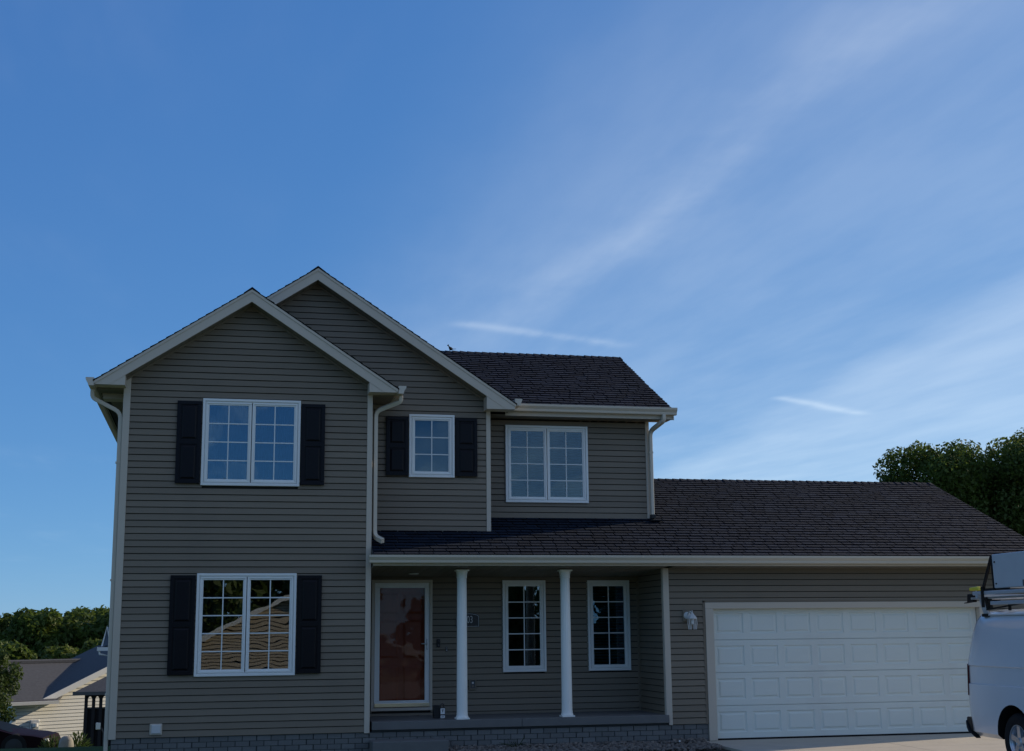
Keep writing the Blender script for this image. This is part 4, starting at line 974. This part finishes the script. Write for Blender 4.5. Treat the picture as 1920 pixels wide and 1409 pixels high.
    one('label_plate', 'dark_grey_plastic', bx, lambda b: b.hexa([P(1.60, .094, RZ + .28), P(2.0, .094, RZ + .28), P(2.0, .102, RZ + .28), P(1.60, .102, RZ + .28), P(1.60, .094, RZ + .36), P(2.0, .094, RZ + .36), P(2.0, .102, RZ + .36), P(1.60, .102, RZ + .36)]))
    one('strap', 'van_black', bx, lambda b: (bar(b, (.80, .12, RZ + .70), (.50, .12, RZ + .24), .03, .035), bar(b, (.45, .13, RZ + .262), (1.2, .13, RZ + .262), .03, .02), bar(b, (.60, .06, RZ + .02), (.60, .06, RZ + .30), .02, .05)))
van()

# ------------------------------------------------------------------ trees and shrubs
def rand_dir(n):
    v = rng.normal(size=(n, 3)); return v / np.linalg.norm(v, axis=1)[:, None]
def leaf_cloud(clumps, n, size, squash=.9, inner=.35):
    """small folded leaf faces spread through ellipsoidal clumps, denser near their skins"""
    vol = np.array([c[3] ** 2 for c in clumps]); cnt = np.maximum(30, (n * vol / vol.sum()).astype(int)); P = []; Nn = []
    for (x, y, z, r), k in zip(clumps, cnt):
        d = rand_dir(k); rad = r * np.clip(1 - np.abs(rng.normal(0, inner, k)), .05, 1.12)
        # lumpy outline
        ph = np.sin(d[:, 0] * 5 + x * 3) * np.sin(d[:, 1] * 4 + y * 2) * np.cos(d[:, 2] * 5 + z); rad *= 1 + .16 * ph
        p = d * rad[:, None]; p[:, 2] *= squash; P.append(p + np.array([x, y, z])); Nn.append(d)
    P = np.concatenate(P); Nn = np.concatenate(Nn); k = len(P)
    nrm = Nn * .6 + rand_dir(k) * .8 + np.array([0, 0, .25]); nrm /= np.linalg.norm(nrm, axis=1)[:, None]
    a = np.cross(nrm, rand_dir(k)); a /= np.linalg.norm(a, axis=1)[:, None]; b = np.cross(nrm, a)
    s = size * rng.uniform(.55, 1.25, k)[:, None]
    v = np.stack([P - a * s, P + b * s * .5 + nrm * s * .15, P + a * s, P - b * s * .5 + nrm * s * .15], 1).reshape(-1, 3)
    f = np.arange(4 * k).reshape(-1, 4)
    return v, f
def leaf_obj(name, v, f, mname, parent):
    me = bpy.data.meshes.new(name); me.vertices.add(len(v)); me.vertices.foreach_set('co', v.ravel()); me.loops.add(f.size); me.loops.foreach_set('vertex_index', f.ravel().astype(np.int32))
    me.polygons.add(len(f)); me.polygons.foreach_set('loop_start', np.arange(0, f.size, 4, dtype=np.int32)); me.update(); me.validate()
    me.materials.append(MATS[mname]); o = bpy.data.objects.new(name, me); COL.objects.link(o); o.parent = parent; return o
def tree(name, label, base, top, rad, n, leaf, mname, group=None, low=.25, nclump=22, cat='tree', seed=0, flat=1.0):
    global rng; rng = np.random.default_rng(100 + seed); rr = random.Random(seed)
    t = empty(name, base); tag(t, label, cat, group)
    h = top - base[2]; cl = []
    for i in range(nclump):
        u = (i + .5) / nclump; z = h * (low + (1 - low) * u); env = rad * math.sqrt(max(.05, 1 - ((u - .42) / .62) ** 2)) * flat
        a = i * 2.4 + rr.random(); q = env * math.sqrt(rr.uniform(.12, .75)); r = rad * rr.uniform(.26, .46) * (1.0 if u < .8 else .8)
        cl.append((q * math.cos(a), q * math.sin(a), min(z, h - r * .85), r))
    v, f = leaf_cloud(cl, n, leaf); leaf_obj('crown', v, f, mname, t)
    def tr(b):
        r0 = max(.05, h * .022)
        b.tube([(0, 0, -.4), (.02 * h, 0, h * .2), (0, .01 * h, h * .45), (.01 * h, 0, h * .75)], [r0 * 1.25, r0, r0 * .7, r0 * .25], 9)
        for c in cl[::3]:
            z0 = max(h * .15, min(h * .6, c[2] - c[3])); b.tube([(.01 * h, 0, z0), (c[0] * .5, c[1] * .5, (z0 + c[2]) / 2 + .03 * h), (c[0], c[1], c[2])], [r0 * .45, r0 * .28, r0 * .08], 6)
    one('trunk', 'bark', t, tr, smooth=True)
    return t
tree('broadleaf_tree', 'dense leafy tree behind the garage roof, left of two there', (21.5, 22.5, -2.1), 8.3, 3.05, 95000, .082, 'leaf_a', 'trees behind the garage', low=.2, nclump=40, seed=3)
tree('broadleaf_tree', 'taller leafy tree behind the garage roof at the right picture edge', (25.3, 22.0, -2.1), 8.7, 3.3, 105000, .082, 'leaf_b', 'trees behind the garage', low=.2, nclump=40, seed=5)
wood = [(-21.0, 76, 4.1, 3.4, 'leftmost crown of the wood at the left, gappy against the sky'), (-17.2, 79, 3.35, 3.0, 'second crown from the left in the wood, with open sky gaps'), (-14.9, 74, 3.5, 3.2, 'middle crown of the wood behind the cream house'), (-12.3, 77, 3.65, 3.3, 'tallest rounded crown of the wood behind the cream house'), (-9.6, 73, 3.45, 3.0, 'rightmost crown of the wood beside the tall taupe wall'),
        (-16.2, 66, 1.4, 2.6, 'low dark crown in front of the wood above the grey roof'), (-12.0, 64, 1.1, 2.4, 'small bright crown above the dark slate roof'), (-9.6, 62, 1.5, 2.2, 'small round crown next to the blue gable')]
for i, (x, y, zt, r, lb) in enumerate(wood):
    tree('woodland_tree', lb, (x, y, ground_z(x, y)), zt, r, 15000, .20, ('leaf_a', 'leaf_b', 'leaf_a')[i % 3 if i != 6 else 1], 'trees of the wood at the left', low=.1, nclump=26, seed=20 + i)
tree('young_tree', 'leafy young tree at the left picture edge in front of the cream house', (*on_y(-22, 1330, 20)[:2], ground_z(-10, 20)), on_y(10, 1215, 20)[2], .85, 8000, .06, 'leaf_dark', low=.28, nclump=26, seed=41)
for i, (px, py, Y, r, lb) in enumerate(((100, 1392, 10.5, .32, 'spiky dark shrub left of the pale boulder'), (146, 1386, 10.2, .33, 'spiky dark shrub between the boulder and the dark porch'))):
    c = on_y(px, py, Y); t = empty('shrub', (c[0], Y, ground_z(c[0], Y))); tag(t, lb, 'shrub', 'shrubs by the boulder')
    rng = np.random.default_rng(60 + i); k = 900; d = rand_dir(k); d[:, 2] = np.abs(d[:, 2]); hh = c[2] - t.location.z + .12
    P = d * np.array([r, r, hh]) * rng.uniform(.4, 1.05, k)[:, None]; e = np.cross(d, rand_dir(k)); e /= np.linalg.norm(e, axis=1)[:, None]; s = .055
    v = np.stack([P - d * s, P + e * s * .22, P + d * s, P - e * s * .22], 1).reshape(-1, 3); leaf_obj('foliage', v, np.arange(4 * k).reshape(-1, 4), 'leaf_dark', t)
    one('stem', 'bark', t, lambda b: [b.tube([(0, 0, -.05), (.5 * r * math.cos(a), .5 * r * math.sin(a), hh * .7)], [.012, .005], 5) for a in np.linspace(0, 5.5, 7)])
c = on_y(123, 1382, 9.6); gzb = ground_z(c[0], 9.6)
t = empty('boulder', (c[0], 9.6, gzb)); tag(t, 'pale round topped boulder on the lawn left of the house', 'boulder')
def bould(b):
    h = c[2] - gzb + .02; o = len(b.v); n = 16; lv = [(.15, 0), (.165, .25), (.155, .55), (.135, .8), (.10, .93), (.045, 1.0)]
    for (r, z) in lv:
        for q in range(n):
            a = 2 * math.pi * q / n; k = 1 + .07 * math.sin(a * 3 + z * 4) + .04 * math.sin(a * 5 + 1); b.v.append((r * k * math.cos(a) + .02 * z, r * k * math.sin(a) * .8, z * h - .05 * (z == 0)))
    for i in range(len(lv) - 1):
        for q in range(n): A = o + i * n + q; B = o + i * n + (q + 1) % n; b.f.append((A, B, B + n, A + n)); b.mi.append(0)
    b.f.append(tuple(o + (len(lv) - 1) * n + q for q in range(n))); b.mi.append(0)
one('stone', 'boulder', t, bould, smooth=True)

# ------------------------------------------------------------------ the houses at the left
def cream_house():
    al = R_(58); n = np.array([math.cos(al), -math.sin(al), 0]); u = np.array([math.sin(al), math.cos(al), 0])
    O = on_y(22, 1385, 30); O[2] = 0
    G = ground_z(O[0], 30) - .1
    t = empty('cream_house', (O[0], O[1], 0)); tag(t, 'cream sided house in evening sun with grey roof behind the lawn', 'house')
    def uz_(x, y): p = on_plane(x, y, O, n); return float(np.dot(p - O, u)), float(p[2])
    def P(a, d, z): q = u * a + n * d; return (q[0], q[1], z)
    ue, ze = uz_(28, 1318); u1, z1 = uz_(72, 1314); u2, z2 = uz_(198, 1251); ur, zr = uz_(168, 1244)
    sl = (z2 - z1) / (u2 - u1); ua = u2 + 1.6; za = z2 + 1.6 * sl; uR = ua + (ua - u1)
    # lapped siding, one board per course
    wl = one('wall', 'sheathing', t, lambda b: b.quad(P(.0, -.02, G), P(uR, -.02, G), P(uR, -.02, z1), P(ua, -.02, za - .1), P(u1 + .1, -.02, z1), P(0, -.02, ze - .05)), fix=False)
    ex = .125; k = 0; z = G
    while z < za - .2:
        lo = 0 if z < z1 else ua - (za - .12 - z) / sl; hi = uR if z < z1 else ua + (za - .12 - z) / sl
        if z > ze - .05 and z < z1: lo = u1
        b = MB(); b.hexa([P(lo, .016, z), P(hi, .016, z), P(hi, -.02, z), P(lo, -.02, z), P(lo, .0, z + ex - .012), P(hi, .0, z + ex - .012), P(hi, -.02, z + ex - .012), P(lo, -.02, z + ex - .012)]); b.build('siding_board', 'cream_siding', wl); z += ex
    one('corner_board', 'white_trim', t, lambda b: b.hexa([P(-.06, .03, G), P(.10, .03, G), P(.10, -.1, G), P(-.06, -.1, G), P(-.06, .03, ze), P(.10, .03, ze), P(.10, -.1, ze), P(-.06, -.1, ze)]))
    # roof above the long eave, ridge parallel to the wall
    def prow(q): d = (np.array(q) + np.array([O[0], O[1], 0]) - CAM_C) @ CAM_R.T; return 704.5 - FPX * d[1] / d[2]
    back = 1.0; rs = .46
    while prow(P(2.0, -back, ze + .02 + back * rs)) > 1244 and back < 12: back += .05
    zr2 = ze + .02 + back * rs
    rf = one('roof', 'shingle_far', t, lambda b: (b.hexa([P(-.6, .38, ze - .02), P(u1 + .55, .38, ze - .02), P(u1 + .55 + back * rs / sl, -back, zr2 - .08), P(-.6, -back, zr2 - .08), P(-.6, .38, ze + .06), P(u1 + .55, .38, ze + .06), P(u1 + .55 + back * rs / sl, -back, zr2), P(-.6, -back, zr2)]),
                                        b.hexa([P(-.6, -back, zr2 - .08), P(u1 + 3.8, -back, zr2 - .08), P(u1 + 3.8, -2 * back, ze), P(-.6, -2 * back, ze), P(-.6, -back, zr2), P(u1 + 3.8, -back, zr2), P(u1 + 3.8, -2 * back, ze + .08), P(-.6, -2 * back, ze + .08)])))
    one('ridge_cap', 'shingle_far', rf, lambda b: b.tube([P(-.6, -back, zr2 + .03), P(u1 + 3.5, -back, zr2 + .03)], .09, 6))
    one('gutter', 'white_trim', t, lambda b: b.hexa([P(-.6, .50, ze - .08), P(u1 + .55, .50, ze - .08), P(u1 + .55, .38, ze - .08), P(-.6, .38, ze - .08), P(-.6, .52, ze + .03), P(u1 + .55, .52, ze + .03), P(u1 + .55, .38, ze + .03), P(-.6, .38, ze + .03)]))
    one('soffit', 'white_trim', t, lambda b: b.hexa([P(-.6, .38, ze - .08), P(u1 + .5, .38, ze - .08), P(u1 + .5, 0, ze - .08), P(-.6, 0, ze - .08), P(-.6, .38, ze - .06), P(u1 + .5, .38, ze - .06), P(u1 + .5, 0, ze - .06), P(-.6, 0, ze - .06)]))
    # front gable roof running back from the wall
    bk = back + .9
    for s, e0, e1 in ((-1, u1 - .15, ua), (1, ua, uR + .15)):
        zl = z1 - .15 * sl; A, B = ((e0, zl), (e1, za)) if s < 0 else ((e0, za), (e1, zl))
        one('roof', 'shingle_far', t, lambda b: b.hexa([P(A[0], .25, A[1] - .02), P(B[0], .25, B[1] - .02), P(B[0], -bk, B[1] - .02), P(A[0], -bk, A[1] - .02), P(A[0], .25, A[1] + .06), P(B[0], .25, B[1] + .06), P(B[0], -bk, B[1] + .06), P(A[0], -bk, A[1] + .06)]))
        one('rake_board', 'white_trim', t, lambda b: b.hexa([P(A[0], .28, A[1] - .17), P(B[0], .28, B[1] - .17), P(B[0], .24, B[1] - .17), P(A[0], .24, A[1] - .17), P(A[0], .28, A[1] + .05), P(B[0], .28, B[1] + .05), P(B[0], .24, B[1] + .05), P(A[0], .24, A[1] + .05)]))
    one('side_wall', 'cream_siding', t, lambda b: b.hexa([P(-.02, -9, G), P(0, -9, G), P(0, -.02, G), P(-.02, -.02, G), P(-.02, -9, ze), P(0, -9, ze), P(0, -.02, ze), P(-.02, -.02, ze)]))
    um, zm = uz_(62, 1362)
    mt = empty('electric_meter', (O[0] + u[0] * um, O[1] + u[1] * um, zm)); tag(mt, 'grey electric meter box on the sunlit cream wall', 'meter')
    q = lambda a, d, z: P(a, d, z)
    one('box', 'rack_grey', mt, lambda b: b.hexa([q(-.16, .14, -.22), q(.16, .14, -.22), q(.16, .01, -.22), q(-.16, .01, -.22), q(-.16, .14, .22), q(.16, .14, .22), q(.16, .01, .22), q(-.16, .01, .22)]), bevel=.02)
    one('dial', 'frosted', mt, lambda b: b.lathe([(.10, -.06), (.10, .06), (.05, .07)], q(0, .17, .05), 14))
    one('conduit', 'white_trim', mt, lambda b: b.tube([q(.10, .06, -.22), q(.10, .06, -1.6)], .035, 8))
cream_house()
def blue_house():
    Y = 23.0; t = empty('blue_house', (-5.5, Y, ground_z(-6, Y))); tag(t, 'dark blue sided house with arched porch mostly hidden by the taupe wall', 'house')
    o = np.array([-5.5, Y, t.location.z]); g = -.4
    def q(px, py, y=Y): return on_y(px, py, y) - o
    xl = q(203, 1300)[0]; ze = q(190, 1217)[2]; ap = q(200.5, 1174); el = q(191, 1211)
    w = one('wall', 'blue_siding', t, lambda b: b.box(xl, xl + 5, 0, 7, g, ze))
    z = 0.0
    b = MB()
    while z < ze: b.hexa([(xl - .002, -.03, z), (xl + 3, -.03, z), (xl + 3, 0, z), (xl - .002, 0, z), (xl - .002, -.006, z + .12), (xl + 3, -.006, z + .12), (xl + 3, 0, z + .12), (xl - .002, 0, z + .12)]); z += .13
    b.build('siding', 'blue_siding', w)
    r = one('roof', 'shingle_far', t, lambda b: b.prism([(xl - .3, ze), (xl + 2.5, ze + 1.9), (xl + 5.3, ze)], -.3 + .6, 7.3, 'y'))
    sx = q(207, 1211)[0]
    dm = one('dormer', 'blue_siding', t, lambda b: b.prism([(el[0], el[2]), (sx, el[2]), (ap[0], ap[2] - .03)], .10, 3, 'y'))
    one('rake_board', 'white_trim', dm, lambda b: (b.prism([(el[0] - .03, el[2] - .02), (ap[0], ap[2]), (ap[0], ap[2] - .06), (el[0] + .02, el[2] - .02)], .05, .098, 'y'), b.prism([(ap[0], ap[2]), (sx + .03, el[2] - .02), (sx - .02, el[2] - .02), (ap[0], ap[2] - .06)], .05, .098, 'y')))
    gx = q(183, 1217)
    one('gutter', 'white_trim', t, lambda b: (b.box(gx[0], xl + 3, -.22, -.1, gx[2] - .06, gx[2] + .05), b.box(gx[0], xl + 3, -.1, .4, gx[2] - .05, gx[2] - .03)))
    one('downspout', 'white_trim', t, lambda b: b.tube([(gx[0] + .06, -.16, gx[2] - .05), (gx[0] + .08, -.16, gx[2] - .16), (xl - .03, -.04, gx[2] - .22), (xl - .03, -.04, g)], .035, 8))
    # porch with an arched valance
    Yp = -2.6; yq = Y + Yp
    p = lambda px, py: on_y(px, py, yq) - o
    x0, x1 = p(139, 1302)[0], p(230, 1302)[0]; zf0, zf1 = p(150, 1304)[2], p(150, 1298)[2]; ztop = p(205, 1266)[2]
    one('porch_roof', 'shingle_far', t, lambda b: b.hexa([(x0, Yp - .1, zf1), (x1, Yp - .1, zf1), (x1, .0, zf1), (x0, .0, zf1), (x0 + 1.15, Yp + 1.2, ztop + .1), (x1, Yp + 1.2, ztop + .1), (x1, .0, ztop + .1), (x0 + 1.15, .0, ztop + .1)]))
    one('fascia', 'dark_grey_plastic', t, lambda b: b.box(x0 - .03, x1, Yp - .14, Yp - .101, zf0, zf1 + .01))
    xs = [p(k, 1315)[0] for k in (161.5, 175.5, 189, 203)]
    zs = p(160, 1330)[2]
    for x in xs: one('post', 'dark_wood', t, lambda b: b.box(x - .045, x + .045, Yp, Yp + .09, g, zf0))
    def arches(b):
        for a, e in zip(xs[:-1], xs[1:]):
            m_ = (a + e) / 2; hw = (e - a) / 2 - .04; pts = [(m_ + hw * math.cos(k), zf0 - .17 + .13 * math.sin(k)) for k in np.linspace(0, math.pi, 9)]
            for (p0, p1) in zip(pts[:-1], pts[1:]): b.hexa([(p1[0], Yp + .02, p1[1]), (p0[0], Yp + .02, p0[1]), (p0[0], Yp + .06, p0[1]), (p1[0], Yp + .06, p1[1]), (p1[0], Yp + .02, zf0), (p0[0], Yp + .02, zf0), (p0[0], Yp + .06, zf0), (p1[0], Yp + .06, zf0)])
    one('arched_valance', 'dark_wood', t, arches)
    one('half_wall', 'dark_wood', t, lambda b: (b.box(p(157, 1330)[0], x1, Yp + .1, Yp + .14, g, zs),)); one('rail', 'dark_grey_plastic', t, lambda b: b.box(p(158, 1330)[0], x1, Yp + .06, Yp + .18, zs, zs + .04))
    mp = p(184, 1362); mt = empty('white_utility_box', tuple(o + np.array([mp[0], Yp + .05, mp[2]]))); tag(mt, 'small white utility box on the dark porch wall', 'utility box')
    one('box', 'white_trim', mt, lambda b: b.box(-.07, .07, -.06, .05, -.10, .10), bevel=.02); one('conduit', 'dark_grey_plastic', mt, lambda b: b.tube([(.08, 0, -.05), (.16, 0, -.2), (.18, 0, -1.0)], .03, 8))
blue_house()
def pale_house():                       # sliver of a farther house beyond the young tree
    c = on_y(8, 1355, 48); t = empty('pale_house', (c[0] - 3, 48, ground_z(c[0], 48))); tag(t, 'far pale blue house just visible behind the young tree at the left edge', 'house')
    h = c[2] - t.location.z
    one('wall', 'white_trim', t, lambda b: b.box(-3, 3.3, 0, 6, -.3, h + .5)); one('roof', 'shingle_far', t, lambda b: b.prism([(-3.3, h + .5), (3.6, h + .5), (.15, h + 1.9)], -.3, 6.3, 'y'))
    one('window', 'car_glass', t, lambda b: b.box(1.4, 2.2, -.03, .02, h - .8, h + .1)); one('door', 'dark_wood', t, lambda b: b.box(-.5, .4, -.03, .02, -.2, h - .1))
pale_house()
def car():
    Y = 13.0; a = on_y(32, 1377, Y); gzc = ground_z(-8.5, Y)
    fx = on_y(88, 1390, Y)[0]; hood = a[2] - gzc
    t = empty('parked_car', (fx, Y, gzc), R_(-6)); tag(t, 'dark maroon car with its bonnet showing at the lower left edge', 'car')
    k = hood / .95
    prof = [(0, .30), (-.02, .55), (-.10, .80), (-.35, .88), (-.78, .95), (-1.55, 1.30), (-1.75, 1.36), (-2.7, 1.36), (-3.5, 1.0), (-4.2, .95), (-4.35, .7), (-4.3, .3)]
    def body(b):
        rings = []
        for (w, s) in ((-.86, .97), (-.80, 1.0), (-.5, 1.02), (0, 1.025), (.5, 1.02), (.80, 1.0), (.86, .97)):
            rings.append(len(b.v)); b.v += [(x * (1 if abs(w) < .82 else .99), w - .0 + .86, (.3 + (z - .3) * s) * k) for x, z in prof]
        n = len(prof)
        for A, B in zip(rings[:-1], rings[1:]):
            for q in range(n): r = (q + 1) % n; b.f.append((A + q, A + r, B + r, B + q)); b.mi.append(0)
        b.f.append(tuple(rings[0] + q for q in range(n))); b.f.append(tuple(rings[-1] + q for q in range(n))); b.mi += [0, 0]
    one('body', 'maroon', t, body, smooth=True)
    one('windscreen', 'car_glass', t, lambda b: b.quad((-.86, .1, 1.0 * k), (-.86, 1.62, 1.0 * k), (-1.56, 1.5, 1.34 * k), (-1.56, .2, 1.34 * k)), fix=False)
    one('side_window', 'car_glass', t, lambda b: b.quad((-1.0, -.008, .98 * k), (-1.6, -.008, 1.27 * k), (-2.75, -.008, 1.28 * k), (-3.3, -.008, 1.0 * k)), fix=False)
    one('mirror', 'maroon', t, lambda b: b.box(-1.25, -1.1, -.16, .0, .98 * k, 1.08 * k), bevel=.03)
    for x in (-.75, -3.5):
        for y, s in ((-.01, 1), (1.73, -1)):
            w = one('wheel', 'tyre', t, lambda b: b.lathe([(.20, 0), (.29, -.01 * s), (.31, .03 * s), (.31, .18 * s), (.2, .2 * s)], (x, y, .31), 24, axis='y'), smooth=True)
            one('rim', 'dark_metal', w, lambda b: b.lathe([(.20, -.005 * s), (.05, -.012 * s)], (x, y, .31), 16, axis='y'))
    one('headlight', 'frosted', t, lambda b: b.box(-.12, -.02, .08, .4, .62 * k, .74 * k), bevel=.02)
car()

# ------------------------------------------------------------------ the other side of the street (mirrored in the windows, plus added sky-blocking trees)
def tan_house():
    Y = -38.0; G = ground_z(0, Y); t = empty('tan_house', (0, Y, G)); tag(t, 'tan gabled house across the street, seen only mirrored in the windows', 'house')
    xl, xr = -6.0, 5.2; ap = -.4; ze = .75 - G; za = ze + .5 * (ap - xl)
    wl = one('wall', 'sheathing', t, lambda b: b.prism([(xl, -.3), (xr, -.3), (xr, ze), (ap, za - .1), (xl, ze)], -8, -.02))
    z = -.3; b = MB()
    while z < za - .3:
        lo, hi = (xl, xr) if z < ze else (ap - (za - .15 - z) / .5, ap + (za - .15 - z) / .5)
        if hi - lo > .1: b.hexa([(lo, .03, z), (lo, -.02, z), (hi, -.02, z), (hi, .03, z), (lo, .0, z + .12), (lo, -.02, z + .12), (hi, -.02, z + .12), (hi, .0, z + .12)])
        z += .15
    tag(b.build('siding', 'tan_siding', wl), kind='stuff')
    for s in (-1, 1):
        e = xl - .5 if s < 0 else xr + .5; zz = za - .5 * abs(e - ap)
        one('roof', 'shingle_far', t, lambda b: b.prism([(ap, za), (e, zz), (e, zz + .10), (ap, za + .10)], -8.3, .35, 'y'))
        one('rake_board', 'white_trim', t, lambda b: b.prism([(ap, za + .09), (e, zz + .09), (e, zz - .12), (ap, za - .12)], .352, .38, 'y'))
    one('window', 'car_glass', t, lambda b: b.box(1.2, 2.6, -.01, .04, .9, 2.2))
tan_house()
for i, (x, y, zt, r, lb) in enumerate(((-12, -56, 9.5, 4.6, 'broad tree across the street mirrored left of the gable'), (-4.5, -57, 10.0, 4.6, 'tall tree across the street mirrored above the tan gable'), (2.0, -58, 8.5, 3.6, 'rounded tree across the street mirrored behind the tan gable'), (9.5, -60, 3.6, 2.6, 'low tree across the street mirrored in the storm door'), (13.5, -60, 4.6, 2.6, 'bushy tree across the street mirrored in the porch windows'), (19.5, -56, 8.6, 4.2, 'tall tree across the street, right of the tan house'), (-24, -54, 12.0, 5.6, 'added unseen tree left of the tan house, blocking low sky'), (38, -50, 12.5, 6.0, 'rightmost added tree across the street, unseen, blocking low sky'), (-38, -50, 12.5, 6.0, 'leftmost added tree across the street, unseen, blocking low sky'))):  # the three tallest are added out of view to keep low sky off the porch
    tree('street_tree', lb, (x, y, ground_z(x, y)), zt, r, 7000, .36, 'leaf_dark', 'trees across the street', low=.06, nclump=24, seed=70 + i)
